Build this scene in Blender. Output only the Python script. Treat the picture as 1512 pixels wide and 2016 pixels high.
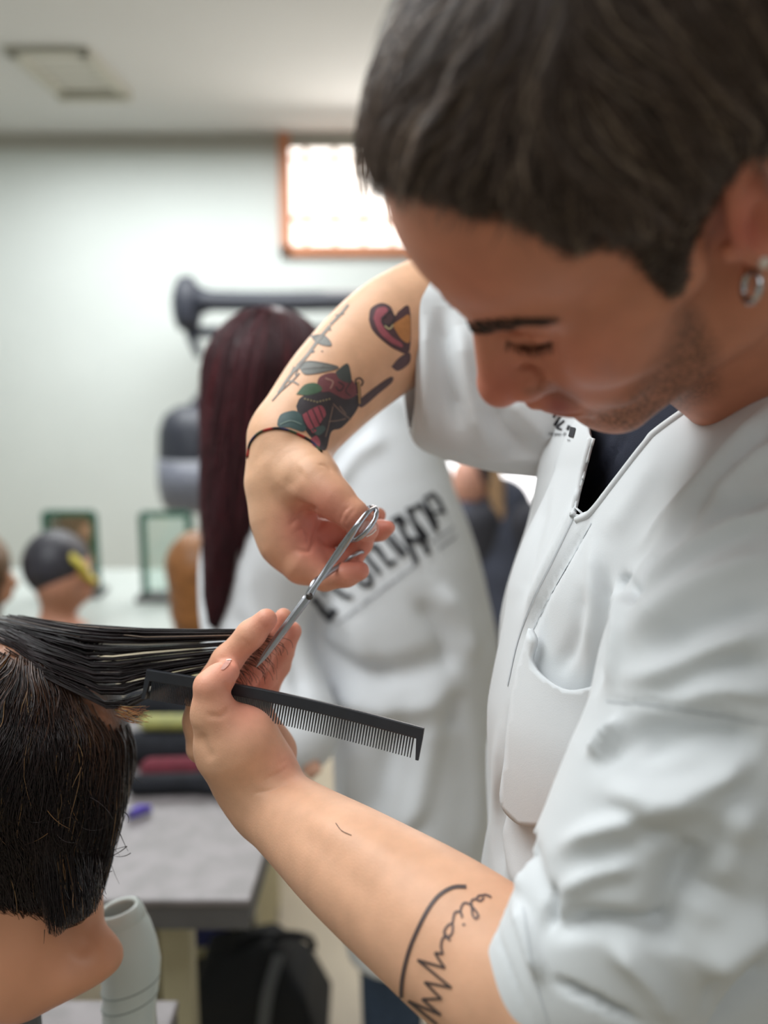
import bpy, math, random
import numpy as np
from mathutils import Vector, Matrix
from mathutils.bvhtree import BVHTree
from mathutils.geometry import delaunay_2d_cdt
for o in list(bpy.data.objects): bpy.data.objects.remove(o)
scene = bpy.context.scene
COL = scene.collection
random.seed(7); RNG = np.random.default_rng(7)

# ------------------------------------------------------------------ camera
FPX, CX, CY = 1700.0, 756.0, 1008.0          # focal length and centre in pixels of the 1512x2016 frame
CAM_H, PITCH = 1.52, math.radians(10)
cd = bpy.data.cameras.new('camera'); cam = bpy.data.objects.new('camera', cd); COL.objects.link(cam)
cam.location = (0, 0, CAM_H); cam.rotation_euler = (math.pi/2 - PITCH, 0, 0)
cd.sensor_fit = 'VERTICAL'; cd.sensor_height = 36.0; cd.sensor_width = 27.0
cd.lens = 36.0*FPX/2016.0
cd.clip_start = 0.02
cd.dof.use_dof = True; cd.dof.focus_distance = 0.605; cd.dof.aperture_fstop = 2.6
scene.camera = cam
# ------------------------------------------------------------------ world, lights, exposure
w = bpy.data.worlds.new('world'); scene.world = w; w.use_nodes = True
w.node_tree.nodes['Background'].inputs[0].default_value = (0.90, 0.95, 1.0, 1)
w.node_tree.nodes['Background'].inputs[1].default_value = 0.55
def area(name, loc, rot, sx, sy, power, col):
    l = bpy.data.lights.new(name, 'AREA'); l.shape = 'RECTANGLE'; l.size = sx; l.size_y = sy
    l.energy = power; l.color = col
    o = bpy.data.objects.new(name, l); COL.objects.link(o); o.location = loc; o.rotation_euler = rot
    return o
area('ceiling_light_row', (-0.9, 0.85, 2.60), (0, 0, 0), 1.3, 1.6, 42, (0.93, 0.98, 1.0))
area('ceiling_light_rear', (0.2, -1.0, 2.58), (math.radians(-20), 0, 0), 1.8, 1.2, 21, (0.95, 0.98, 1.0))
area('ceiling_light_back', (-0.9, 3.6, 2.58), (0, 0, 0), 1.8, 1.0, 56, (0.95, 0.99, 1.0))
area('window_light', (0.15, 4.4, 2.1), (math.radians(75), 0, math.radians(180)), 0.9, 0.7, 14, (1.0, 0.93, 0.86))
vs = scene.view_settings
vs.view_transform = 'Standard'; vs.look = 'None'; vs.exposure = 0.06; vs.gamma = 1.0
vs.use_curve_mapping = False

# ------------------------------------------------------------------ helpers
_cp, _sp = math.cos(PITCH), math.sin(PITCH)
def P(px, py, d):
    """pixel + depth along the view axis -> camera space (x right, y up, -z forward)"""
    return np.array([(px-CX)/FPX*d, -(py-CY)/FPX*d, -d])
def to_world(v):
    v = np.asarray(v, float)
    x, y, z = v[..., 0], v[..., 1], v[..., 2]
    return np.stack([x, -z*_cp + y*_sp, CAM_H + y*_cp + z*_sp], -1)
def to_cam(v):
    v = np.asarray(v, float)
    x, y, z = v[..., 0], v[..., 1], v[..., 2]-CAM_H
    return np.stack([x, y*_sp + z*_cp, -y*_cp + z*_sp], -1)
def PW(px, py, d): return to_world(P(px, py, d))
def on_z(px, py, z):
    """world point where the pixel's ray meets the horizontal plane at height z"""
    r = to_world(P(px, py, 1.0)) - np.array([0, 0, CAM_H])
    return np.array([0, 0, CAM_H]) + r*((z-CAM_H)/r[2])
def on_y(px, py, Y):
    r = to_world(P(px, py, 1.0)) - np.array([0, 0, CAM_H])
    return np.array([0, 0, CAM_H]) + r*(Y/r[1])
def proj(v):
    return np.stack([CX + FPX*v[:, 0]/-v[:, 2], CY - FPX*v[:, 1]/-v[:, 2]], 1)
def nrm(a):
    a = np.asarray(a, float); return a/(np.linalg.norm(a, axis=-1, keepdims=True)+1e-12)

def tag(o, label=None, cat=None, group=None, kind=None):
    for k, v in (('label', label), ('category', cat), ('group', group), ('kind', kind)):
        if v: o[k] = v
    return o
def empty(name, loc, label=None, cat=None, group=None):
    o = bpy.data.objects.new(name, None); COL.objects.link(o); o.location = tuple(loc); o.empty_display_size = 0.05
    return tag(o, label, cat, group)
def wloc(o):
    l = np.array(o.location)
    while o.parent: o = o.parent; l = l + np.array(o.location)
    return l
def link(me, name, mat=None, parent=None):
    o = bpy.data.objects.new(name, me); COL.objects.link(o)
    if mat: me.materials.append(mat)
    if parent: o.parent = parent
    return o
def raw_mesh(name, v, f, smooth=True, cols=None):
    me = bpy.data.meshes.new(name); v = np.asarray(v, np.float32)
    if isinstance(f, np.ndarray):
        k = f.shape[1]; n = len(f)
        me.vertices.add(len(v)); me.vertices.foreach_set('co', v.ravel())
        me.loops.add(n*k); me.loops.foreach_set('vertex_index', f.astype(np.int32).ravel())
        me.polygons.add(n); me.polygons.foreach_set('loop_start', np.arange(0, n*k, k, dtype=np.int32))
        me.update(calc_edges=True); me.validate()
    else:
        me.from_pydata(v.tolist(), [], f); me.update()
    if smooth: me.polygons.foreach_set('use_smooth', np.ones(len(me.polygons), bool))
    if cols is not None:
        a = me.color_attributes.new('Col', 'FLOAT_COLOR', 'POINT')
        c = np.ones((len(v), 4), np.float32); c[:, :3] = cols; a.data.foreach_set('color', c.ravel())
    return me
def mk(name, v, f, mat, parent=None, smooth=True, cols=None, space='cam'):
    """one mesh object from camera-space (or world-space) vertices"""
    w_ = to_world(v) if space == 'cam' else np.asarray(v, float)
    if parent is not None: w_ = w_ - wloc(parent)
    else:
        pass
    return link(raw_mesh(name, w_, f, smooth, cols), name, mat, parent)
def merge(parts):
    vs_, fs_, off = [], [], 0
    allarr = all(isinstance(f, np.ndarray) for _, f in parts) and len({f.shape[1] for _, f in parts}) == 1
    for v, f in parts:
        vs_.append(np.asarray(v, float))
        if allarr: fs_.append(f+off)
        else: fs_ += [[int(i)+off for i in q] for q in f]
        off += len(v)
    return np.concatenate(vs_), (np.concatenate(fs_) if allarr else fs_)

# ---- materials
def s2l(c): return tuple(((x/255.0)/12.92 if x/255.0 <= 0.04045 else ((x/255.0+0.055)/1.055)**2.4) for x in c)
def mat(name, rgb=(200, 200, 200), rough=0.5, metal=0.0, noise=0.0, nscale=20.0, bump=0.0, bscale=200.0, attr=False,
        sss=0.0, emit=0.0, trans=0.0, coat=0.0, spec=0.5, alpha=1.0, rgb2=None, aniso=0.0, sheen=0.0):
    m = bpy.data.materials.new(name); m.use_nodes = True
    nt = m.node_tree; b = nt.nodes['Principled BSDF']; N, L = nt.nodes.new, nt.links.new
    col = s2l(rgb) + (1,)
    src = None
    if attr:
        a = N('ShaderNodeVertexColor'); a.layer_name = 'Col'; src = a.outputs['Color']
    if noise or rgb2:
        tc = N('ShaderNodeTexCoord'); nz = N('ShaderNodeTexNoise'); nz.inputs['Scale'].default_value = nscale
        nz.inputs['Detail'].default_value = 4; L(tc.outputs['Object'], nz.inputs['Vector'])
        mx = N('ShaderNodeMix'); mx.data_type = 'RGBA'; mx.clamp_factor = True
        if rgb2:
            mr = N('ShaderNodeMapRange'); mr.inputs[1].default_value = 0.38; mr.inputs[2].default_value = 0.62
            L(nz.outputs['Fac'], mr.inputs[0]); L(mr.outputs[0], mx.inputs['Factor'])
            mx.inputs['A'].default_value = col; mx.inputs['B'].default_value = s2l(rgb2) + (1,)
        else:
            mx.blend_type = 'MULTIPLY'; mx.inputs['Factor'].default_value = 1.0
            mr = N('ShaderNodeMapRange'); mr.inputs[1].default_value = 0.3; mr.inputs[2].default_value = 0.7
            mr.inputs[3].default_value = 1-noise; mr.inputs[4].default_value = 1+noise
            L(nz.outputs['Fac'], mr.inputs[0]); L(mr.outputs[0], mx.inputs['B'])
            if src: L(src, mx.inputs['A'])
            else: mx.inputs['A'].default_value = col
        src = mx.outputs['Result']
    if src: L(src, b.inputs['Base Color'])
    else: b.inputs['Base Color'].default_value = col
    b.inputs['Roughness'].default_value = rough; b.inputs['Metallic'].default_value = metal
    b.inputs['Specular IOR Level'].default_value = spec
    if sss:
        b.inputs['Subsurface Weight'].default_value = sss; b.inputs['Subsurface Radius'].default_value = (1.0, 0.35, 0.2)
        b.inputs['Subsurface Scale'].default_value = 0.006
    if emit:
        b.inputs['Emission Color'].default_value = col; b.inputs['Emission Strength'].default_value = emit
    if trans: b.inputs['Transmission Weight'].default_value = trans
    if coat: b.inputs['Coat Weight'].default_value = coat
    if sheen: b.inputs['Sheen Weight'].default_value = sheen
    if alpha < 1: b.inputs['Alpha'].default_value = alpha
    if bump:
        tc2 = N('ShaderNodeTexCoord'); n2 = N('ShaderNodeTexNoise'); n2.inputs['Scale'].default_value = bscale
        n2.inputs['Detail'].default_value = 5; L(tc2.outputs['Object'], n2.inputs['Vector'])
        bp = N('ShaderNodeBump'); bp.inputs['Strength'].default_value = bump; bp.inputs['Distance'].default_value = 0.002
        L(n2.outputs['Fac'], bp.inputs['Height']); L(bp.outputs['Normal'], b.inputs['Normal'])
    return m

# ---- signed distance field modelling
def seg(a, b, r1, r2=None, flat=None):
    """tapered capsule; flat=(axis, factor) squeezes the cross-section along an axis"""
    a = np.asarray(a, float); b = np.asarray(b, float); r2 = r1 if r2 is None else r2
    ba = b-a; l2 = float(ba@ba)+1e-12
    if flat: fn_ = nrm(flat[0]); fs = flat[1]
    def f(p):
        pa = p-a
        t = np.clip((pa@ba)/l2, 0, 1)
        q = pa - t[..., None]*ba
        r = r1+(r2-r1)*t
        if flat:
            c = q@fn_
            q = q + (c*(1/fs-1))[..., None]*fn_
            return (np.sqrt((q*q).sum(-1))-r)*(0.5+0.5*fs)
        return np.sqrt((q*q).sum(-1))-r
    m = max(r1, r2)
    return f, np.minimum(a, b)-m, np.maximum(a, b)+m
def ell(c, r, R=None):
    c = np.asarray(c, float); r = np.asarray(r, float); R_ = np.eye(3) if R is None else np.asarray(R, float)
    def f(p):
        q = (p-c)@R_
        k0 = np.sqrt(((q/r)**2).sum(-1)); k1 = np.sqrt(((q/(r*r))**2).sum(-1))+1e-9
        return k0*(k0-1)/k1
    e = np.abs(R_)@r
    return f, c-e, c+e
def chain(pts, flat=None):
    return [seg(pts[i][:3], pts[i+1][:3], pts[i][3], pts[i+1][3], flat) for i in range(len(pts)-1)]
def px_chain(pts):
    """(px, py, depth, radius in px) -> camera-space chain"""
    q = [np.append(P(x, y, d), r*d/FPX) for x, y, d, r in pts]
    return chain(q)
def px_limb(pts, n=16):
    """the same through a smooth curve, for limbs"""
    q = spline(np.array([np.append(P(x, y, d), r*d/FPX) for x, y, d, r in pts]), n)
    return chain(q)
class Field:
    def __init__(s, h): s.h = h; s.ops = []
    def add(s, prims, k=0.005):
        if isinstance(prims, tuple): prims = [prims]
        for p in prims: s.ops.append((p, k, 0))
    def sub(s, prims, k=0.005):
        if isinstance(prims, tuple): prims = [prims]
        for p in prims: s.ops.append((p, k, 1))
    def cut(s, point, normal, k=0.002):
        """remove everything on the side the normal points to"""
        s.ops.append(((np.asarray(point, float), nrm(normal)), k, 2))
    def mesh(s, smooth=2):
        h = s.h
        lo = np.min([o[0][1] for o in s.ops if o[2] == 0], 0)-4*h; hi = np.max([o[0][2] for o in s.ops if o[2] == 0], 0)+4*h
        n = np.ceil((hi-lo)/h).astype(int)+1
        F = np.full(n, 1.0, np.float32)
        ax = [(lo[i]+h*np.arange(n[i])).astype(np.float32) for i in range(3)]
        for pr, k, op in s.ops:
            if op == 2:
                q, nn = pr
                d = (ax[0]-q[0])[:, None, None]*nn[0] + (ax[1]-q[1])[None, :, None]*nn[1] + (ax[2]-q[2])[None, None, :]*nn[2]
                hh = np.clip(0.5-0.5*(d-F)/k, 0, 1); F = (d+(F-d)*hh + k*hh*(1-hh)).astype(np.float32)
                continue
            f, a, b = pr; m = k+3*h
            i0 = np.clip(np.floor((a-m-lo)/h).astype(int), 0, n-1); i1 = np.clip(np.ceil((b+m-lo)/h).astype(int)+1, 1, n)
            if (i1 <= i0).any(): continue
            sl = tuple(slice(i0[i], i1[i]) for i in range(3))
            g = np.stack(np.broadcast_arrays(ax[0][sl[0]][:, None, None], ax[1][sl[1]][None, :, None], ax[2][sl[2]][None, None, :]), -1)
            d = f(g).astype(np.float32); A = F[sl]
            if op == 0:
                hh = np.clip(0.5+0.5*(A-d)/k, 0, 1); F[sl] = A+(d-A)*hh - k*hh*(1-hh)
            else:
                d = -d
                hh = np.clip(0.5-0.5*(d-A)/k, 0, 1); F[sl] = d+(A-d)*hh + k*hh*(1-hh)
        S = F < 0
        c = np.zeros(n-1, np.uint8)
        for dx in (0, 1):
            for dy in (0, 1):
                for dz in (0, 1):
                    c += S[dx:n[0]-1+dx, dy:n[1]-1+dy, dz:n[2]-1+dz]
        idx = np.argwhere((c > 0) & (c < 8))
        corners = np.array([[i, j, k_] for i in (0, 1) for j in (0, 1) for k_ in (0, 1)])
        val = np.stack([F[idx[:, 0]+q[0], idx[:, 1]+q[1], idx[:, 2]+q[2]] for q in corners], 1)
        acc = np.zeros((len(idx), 3)); cnt = np.zeros(len(idx))
        for a in range(8):
            for b in range(a+1, 8):
                if np.abs(corners[a]-corners[b]).sum() != 1: continue
                va, vb = val[:, a], val[:, b]; mk_ = (va < 0) != (vb < 0)
                t = np.where(mk_, va/np.where(mk_, va-vb, 1), 0)
                pt = corners[a]+t[:, None]*(corners[b]-corners[a])
                acc[mk_] += pt[mk_]; cnt[mk_] += 1
        V = lo+h*(idx+acc/cnt[:, None])
        ids = np.full(n-1, -1, np.int32); ids[idx[:, 0], idx[:, 1], idx[:, 2]] = np.arange(len(idx))
        quads = []
        for axis in range(3):
            s0 = [slice(None)]*3; s1 = [slice(None)]*3
            s0[axis] = slice(0, n[axis]-1); s1[axis] = slice(1, n[axis])
            a = S[tuple(s0)]; b = S[tuple(s1)]
            u, v_ = (axis+1) % 3, (axis+2) % 3
            e = np.argwhere(a != b)
            e = e[(e[:, u] > 0) & (e[:, v_] > 0) & (e[:, u] < n[u]-1) & (e[:, v_] < n[v_]-1)]
            flip = a[e[:, 0], e[:, 1], e[:, 2]]
            def cell(du, dv):
                q = e.copy(); q[:, u] -= du; q[:, v_] -= dv
                return ids[q[:, 0], q[:, 1], q[:, 2]]
            q = np.stack([cell(1, 1), cell(0, 1), cell(0, 0), cell(1, 0)], 1)
            q[~flip] = q[~flip][:, ::-1]
            quads.append(q)
        Q = np.concatenate(quads); Q = Q[(Q >= 0).all(1)]
        for it in range(smooth):
            V = relax(V, Q, 0.5 if it % 2 == 0 else -0.45)
        return V, Q
def relax(V, Q, lam):
    acc = np.zeros_like(V); cnt = np.zeros(len(V)); k = Q.shape[1]
    for i in range(k):
        np.add.at(acc, Q[:, i], V[Q[:, (i+1) % k]]); np.add.at(acc, Q[:, i], V[Q[:, (i-1) % k]])
        cnt += 2*np.bincount(Q[:, i], minlength=len(V))
    m = cnt > 0; out = V.copy(); out[m] += lam*(acc[m]/cnt[m, None]-V[m]); return out
def normals(V, Q):
    fn_ = np.cross(V[Q[:, 2]]-V[Q[:, 0]], V[Q[:, -1]]-V[Q[:, 1]]) if Q.shape[1] == 4 else np.cross(V[Q[:, 1]]-V[Q[:, 0]], V[Q[:, 2]]-V[Q[:, 0]])
    N = np.zeros_like(V)
    for i in range(Q.shape[1]): np.add.at(N, Q[:, i], fn_)
    return nrm(N)
def seg_dist(px, poly):
    """distance in px to a polyline, and the parameter 0..1 along it"""
    poly = np.asarray(poly, float); best = np.full(len(px), 1e9); par = np.zeros(len(px))
    L_ = np.r_[0, np.cumsum(np.linalg.norm(np.diff(poly, axis=0), axis=1))]; T = max(L_[-1], 1e-9)
    for i in range(len(poly)-1):
        a, b = poly[i], poly[i+1]; ab = b-a; l2 = ab@ab+1e-9
        t = np.clip(((px-a)@ab)/l2, 0, 1); d = np.linalg.norm(px-a-t[:, None]*ab, axis=1)
        m = d < best; best[m] = d[m]; par[m] = (L_[i]+t[m]*math.sqrt(l2))/T
    return best, par
def spline(pts, n=24):
    pts = np.asarray(pts, float)
    if len(pts) < 3: 
        t = np.linspace(0, 1, n)[:, None]; return pts[0]*(1-t)+pts[-1]*t
    p = np.vstack([2*pts[0]-pts[1], pts, 2*pts[-1]-pts[-2]]); out = []
    m = len(pts)-1; per = max(2, n//m)
    for i in range(m):
        a, b, c, d = p[i], p[i+1], p[i+2], p[i+3]
        for t in np.linspace(0, 1, per, endpoint=False):
            out.append(0.5*((2*b)+(-a+c)*t+(2*a-5*b+4*c-d)*t*t+(-a+3*b-3*c+d)*t**3))
    out.append(pts[-1]); return np.array(out)
def sculpt(V, Q, strokes, dmin=0, dmax=9):
    """push the surface in or out along strokes: (polyline in photo pixels, half width px, height m)"""
    N = normals(V, Q); px = proj(V); dep = -V[:, 2]
    facing = np.clip(((-nrm(V)*N).sum(1)+0.05)*3, 0, 1)*((dep > dmin) & (dep < dmax))
    off = np.zeros(len(V))
    for st in strokes:
        pl, wd, h = st[:3]
        pl = spline(pl, 16); lo, hi = pl.min(0)-3*wd, pl.max(0)+3*wd
        m = (px > lo).all(1) & (px < hi).all(1) & (facing > 0)
        if len(st) > 3: m &= (dep > st[3]) & (dep < st[4])
        if not m.any(): continue
        d, t = seg_dist(px[m], pl)
        off[m] += h*np.exp(-(d/wd)**2)*np.clip(np.minimum(t, 1-t)*4+0.12, 0, 1)
    return V+N*(off*facing)[:, None]
def in_poly(px, poly):
    poly = np.asarray(poly, float); ins = np.zeros(len(px), bool); j = len(poly)-1
    for i in range(len(poly)):
        a, b = poly[i], poly[j]
        c = (a[1] > px[:, 1]) != (b[1] > px[:, 1])
        xx = (b[0]-a[0])*(px[:, 1]-a[1])/(b[1]-a[1]+1e-12)+a[0]
        ins ^= c & (px[:, 0] < xx); j = i
    return ins
class Surf:
    """ray casting from the camera onto a mesh"""
    def __init__(s, V, Q): s.t = BVHTree.FromPolygons([tuple(v) for v in V], [tuple(int(i) for i in q) for q in Q])
    def hit(s, px, py):
        d = Vector(P(px, py, 1.0)); d.normalize()
        l, n, i, dd = s.t.ray_cast(Vector((0, 0, 0)), d)
        if l is None: return None, None
        if n.dot(d) > 0: n = -n
        return np.array(l), np.array(n)
    def near(s, p):
        l, n, i, d = s.t.find_nearest(Vector(p)); return np.array(l), np.array(n), d
def ribbon(surf, poly, wpx, off=0.0004, n=40, taper=False):
    """a thin strip lying on a surface along a photo-pixel polyline"""
    pl = spline(poly, n); tv = np.gradient(pl, axis=0); tv /= np.linalg.norm(tv, axis=1, keepdims=True)+1e-9
    nv = np.stack([-tv[:, 1], tv[:, 0]], 1); V, F = [], []; prev = None
    for i, (c, q) in enumerate(zip(pl, nv)):
        wd = wpx*(min(1, 0.25+4*min(i, len(pl)-1-i)/len(pl)) if taper else 1)
        row = []
        for s in (-0.5, 0, 0.5):
            l, nn = surf.hit(*(c+q*wd*s))
            if l is None: row = None; break
            row.append(l+nn*off)
        if row is None: prev = None; continue
        b = len(V); V += row
        if prev is not None and np.linalg.norm(V[b+1]-V[prev+1]) < 0.05:
            F += [[prev, prev+1, b+1, b], [prev+1, prev+2, b+2, b+1]]
        prev = b
    return np.array(V).reshape(-1, 3), F
def patch(surf, poly, off=0.0005, step=6, smooth_poly=True):
    """a filled area lying on a surface, outline in photo pixels"""
    pl = np.asarray(poly, float)
    if smooth_poly: pl = spline(np.vstack([pl, pl[:1]]), len(pl)*5)[:-1]
    lo, hi = pl.min(0), pl.max(0)
    g = np.array([[x, y] for x in np.arange(lo[0], hi[0], step) for y in np.arange(lo[1], hi[1], step)]).reshape(-1, 2)
    g = g[in_poly(g, pl)]
    if len(g):
        d, _ = seg_dist(g, np.vstack([pl, pl[:1]])); g = g[d > step*0.4]
    pts = [Vector(p) for p in pl]+[Vector(p) for p in g]
    r = delaunay_2d_cdt(pts, [], [list(range(len(pl)))], 1, 1e-4)
    V, ok = [], []
    for p in r[0]:
        l, nn = surf.hit(p.x, p.y)
        ok.append(l is not None); V.append(l+nn*off if l is not None else np.zeros(3))
    F = [list(f) for f in r[2] if all(ok[i] for i in f)]
    return np.array(V).reshape(-1, 3), F
def tubes(P3, R, sides=3):
    """P3 (S,N,3), R (S,N) -> mesh of tapered strands"""
    S, N_, _ = P3.shape
    T = np.gradient(P3, axis=1); T = nrm(T)
    ref = np.where(np.abs(T[..., 2:3]) < 0.8, np.array([0, 0, 1.0]), np.array([1.0, 0, 0]))
    U = nrm(np.cross(T, ref)); W = np.cross(T, U)
    ang = np.arange(sides)*2*np.pi/sides
    ring = P3[:, :, None, :]+R[:, :, None, None]*(np.cos(ang)[None, None, :, None]*U[:, :, None, :]+np.sin(ang)[None, None, :, None]*W[:, :, None, :])
    V = ring.reshape(-1, 3)
    s, i, j = np.meshgrid(np.arange(S), np.arange(N_-1), np.arange(sides), indexing='ij')
    a = (s*N_+i)*sides+j; b = (s*N_+i)*sides+(j+1) % sides
    Q = np.stack([a, b, b+sides, a+sides], -1).reshape(-1, 4)
    return V, Q
def tube(pts, r, sides=8, cap=True):
    pts = np.asarray(pts, float); r = np.full(len(pts), r) if np.isscalar(r) else np.asarray(r, float)
    V, Q = tubes(pts[None], r[None], sides); F = [list(map(int, q)) for q in Q]
    if cap:
        F.append(list(range(sides))[::-1]); n = len(pts); F.append([(n-1)*sides+j for j in range(sides)])
    return V, F
def box(c, s, rz=0.0, bev=0.0):
    """world box as verts, faces"""
    x, y, z = np.array(s)/2.0
    v = np.array([[i, j, k] for i in (-x, x) for j in (-y, y) for k in (-z, z)])
    f = [[0, 1, 3, 2], [4, 6, 7, 5], [0, 4, 5, 1], [2, 3, 7, 6], [0, 2, 6, 4], [1, 5, 7, 3]]
    ca, sa = math.cos(rz), math.sin(rz)
    v = np.stack([v[:, 0]*ca-v[:, 1]*sa, v[:, 0]*sa+v[:, 1]*ca, v[:, 2]], 1)+np.array(c)
    return v, f
def bevel(o, wd=0.004, seg_=2):
    m = o.modifiers.new('bevel', 'BEVEL'); m.width = wd; m.segments = seg_; m.limit_method = 'ANGLE'; return o
def solid(o, t, off=-1):
    m = o.modifiers.new('solidify', 'SOLIDIFY'); m.thickness = t; m.offset = off; return o
def lathe(prof, seg_=24, c=(0, 0, 0)):
    """profile [(r,z)] revolved about z, world"""
    V, F = [], []; n = len(prof)
    for j in range(seg_):
        a = 2*math.pi*j/seg_
        V += [[r*math.cos(a)+c[0], r*math.sin(a)+c[1], z+c[2]] for r, z in prof]
    for j in range(seg_):
        k = (j+1) % seg_
        for i in range(n-1): F.append([j*n+i, k*n+i, k*n+i+1, j*n+i+1])
    return np.array(V), F
# ------------------------------------------------------------------ the room
def struct(name, v, f, m, parent=None):
    o = mk(name, v, f, m, parent, smooth=False, space='world')
    if parent is None: o['kind'] = 'structure'
    return o
M_WALL = mat('wall_paint', (212, 217, 214), rough=0.9, noise=0.02, nscale=3, bump=0.08, bscale=60)
M_CEIL = mat('ceiling_paint', (205, 205, 203), rough=0.95, noise=0.02, nscale=2)
M_FLOOR = mat('floor_vinyl', (196, 182, 158), rough=0.45, rgb2=(180, 166, 144), nscale=2.2, noise=0.1)
WY = 4.7; CH_ = 2.66
X0, X1, Y0 = -3.2, 3.2, -3.0
struct('floor', *box(((X0+X1)/2, (Y0+WY)/2, -0.05), (X1-X0, WY-Y0+.2, 0.1)), M_FLOOR)
struct('ceiling', *box(((X0+X1)/2, (Y0+WY)/2, CH_+0.05), (X1-X0, WY-Y0+.2, 0.1)), M_CEIL)
# back wall with a high window opening, and a bright glazed door further right
wa, wb = on_y(548, 205, WY), on_y(860, 505, WY)          # window opening, left/top and right/bottom
da, db = on_y(975, 800, WY), on_y(1500, 1900, WY)
wx0, wx1, wz0, wz1 = wa[0], wb[0]+.35, wb[2], wa[2]
dx0, dx1, dz1 = da[0]-.30, da[0]+.95, 2.15
T = 0.12
def wall_piece(x0, x1, z0, z1): return box(((x0+x1)/2, WY+T/2, (z0+z1)/2), (x1-x0, T, z1-z0))
struct('wall_back', *merge([wall_piece(X0, wx0, 0, CH_), wall_piece(wx0, wx1, 0, wz0) if wx1 < dx0 else wall_piece(wx0, dx0, 0, wz0), wall_piece(wx0, wx1, wz1, CH_),
    wall_piece(wx1, X1, dz1, CH_) if wx1 < dx1 else wall_piece(wx1, X1, dz1, CH_), wall_piece(dx1, X1, 0, dz1)] + ([wall_piece(wx1, dx0, 0, dz1)] if wx1 < dx0 else [wall_piece(dx0, wx1, dz1, wz0)] if wz0 > dz1 else [])), M_WALL)
struct('wall_left', *box((X0-.05, (Y0+WY)/2, CH_/2), (.1, WY-Y0, CH_)), M_WALL)
struct('wall_right', *box((X1+.05, (Y0+WY)/2, CH_/2), (.1, WY-Y0, CH_)), M_WALL)
struct('wall_rear', *box(((X0+X1)/2, Y0-.05, CH_/2), (X1-X0, .1, CH_)), M_WALL)
struct('trim_1', *box(((X0+dx0)/2, WY-.012, CH_-.035), (dx0-X0, .024, .07)), mat('crown_trim', (176, 174, 166), rough=0.8, noise=0.03))
struct('baseboard_back', *box(((X0+dx0)/2, WY-.01, .05), (dx0-X0, .02, .1)), mat('baseboard_paint', (150, 146, 138), rough=0.7, noise=0.04))
# the window: orange-brown frame, bars, pale slatted blind, bright sky behind
M_FRAME = mat('window_wood', (196, 128, 92), rough=0.6, noise=0.12, nscale=30)
M_GLOW = mat('bright_daylight', (255, 250, 244), emit=1.9)
win = struct('window_1', *box(((wx0+wx1)/2, WY+T+.03, (wz0+wz1)/2), (wx1-wx0+.1, .01, wz1-wz0+.1)), M_GLOW)
fw = .055
for (cx_, cz_, sx_, sz_) in (((wx0+wx1)/2, wz1-.045, wx1-wx0, .10), ((wx0+wx1)/2, wz0+fw/2, wx1-wx0, fw), (wx0+fw/2, (wz0+wz1)/2, fw, wz1-wz0), (wx1-fw/2, (wz0+wz1)/2, fw, wz1-wz0)):
    bevel(struct('window_frame', *box((cx_, WY-.01, cz_), (sx_, .07, sz_)), M_FRAME, win), .006)
M_BLIND = mat('blind_slat', (250, 236, 222), rough=0.8, noise=0.03, trans=0.0)
nb = 7
for i in range(nb):
    x = wx0+fw+(i+.5)*(wx1-wx0-2*fw)/nb
    struct('blind_slat', *box((x, WY+.045, (wz0+wz1)/2-.03), ((wx1-wx0-2*fw)/nb*.18, .004, wz1-wz0-.16), 0.35), M_BLIND, win)
struct('window_bar', *box(((wx0+wx1)/2, WY+.06, wz0+.20), (wx1-wx0-2*fw, .02, .035)), M_FRAME, win)
struct('window_bar', *box(((wx0+wx1)/2, WY+.06, wz0+.50), (wx1-wx0-2*fw, .02, .02)), mat('pale_bar', (236, 206, 190), rough=.7, noise=.03), win)
# glazed door, overexposed daylight behind it
door = struct('door_1', *box(((dx0+dx1)/2, WY+T+.05, dz1/2), (dx1-dx0+.2, .01, dz1+.1)), mat('bright_doorway', (255, 253, 255), emit=2.4))
M_ALU = mat('white_aluminium', (226, 228, 230), rough=0.4, noise=0.03)
for cx_, cz_, sx_, sz_ in ((dx0+.03, dz1/2, .06, dz1), (dx1-.03, dz1/2, .06, dz1), ((dx0+dx1)/2, dz1-.03, dx1-dx0, .06)):
    struct('door_frame', *box((cx_, WY+.05, cz_), (sx_, .08, sz_)), M_ALU, door)
struct('handle', *tube(np.array([[dx1-.1, WY, 1.0], [dx1-.1, WY-.05, 1.0], [dx1-.2, WY-.05, 1.0]]), .01), M_ALU, door)
# ceiling: ventilation panel
def on_ceil(px, py): return on_z(px, py, CH_)
M_VENT = mat('vent_metal', (186, 184, 172), rough=0.7, noise=0.03)
va, vb = on_ceil(58, 92), on_ceil(258, 182)
vx0, vx1 = (on_ceil(75, 182)[0]+on_ceil(58, 92)[0])/2, vb[0]; vy0, vy1 = va[1], vb[1]
vent = empty('ceiling_vent', ((vx0+vx1)/2, (vy0+vy1)/2, CH_), 'square ventilation panel set in the white ceiling', 'vent')
def wpart(name, vf, m, parent, smooth=False): return mk(name, vf[0], vf[1], m, parent, smooth=smooth, space='world')
vy_lo, vy_hi = min(vy0, vy1), max(vy0, vy1); vw, vl = vx1-vx0, vy_hi-vy_lo; vcx, vcy = (vx0+vx1)/2, (vy_lo+vy_hi)/2
for a, b in (((vcx, vy_lo+.02, CH_-.012), (vw, .045, .024)), ((vcx, vy_hi-.02, CH_-.02), (vw, .05, .04)), ((vx0+.02, vcy, CH_-.012), (.045, vl, .024)), ((vx1-.02, vcy, CH_-.012), (.045, vl, .024))):
    wpart('frame', box(a, b), M_VENT, vent)
wpart('panel', box((vcx, vcy, CH_-.004), (vw-.06, vl-.06, .008)), mat('vent_panel', (206, 205, 198), rough=.8, noise=.02), vent)
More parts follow.
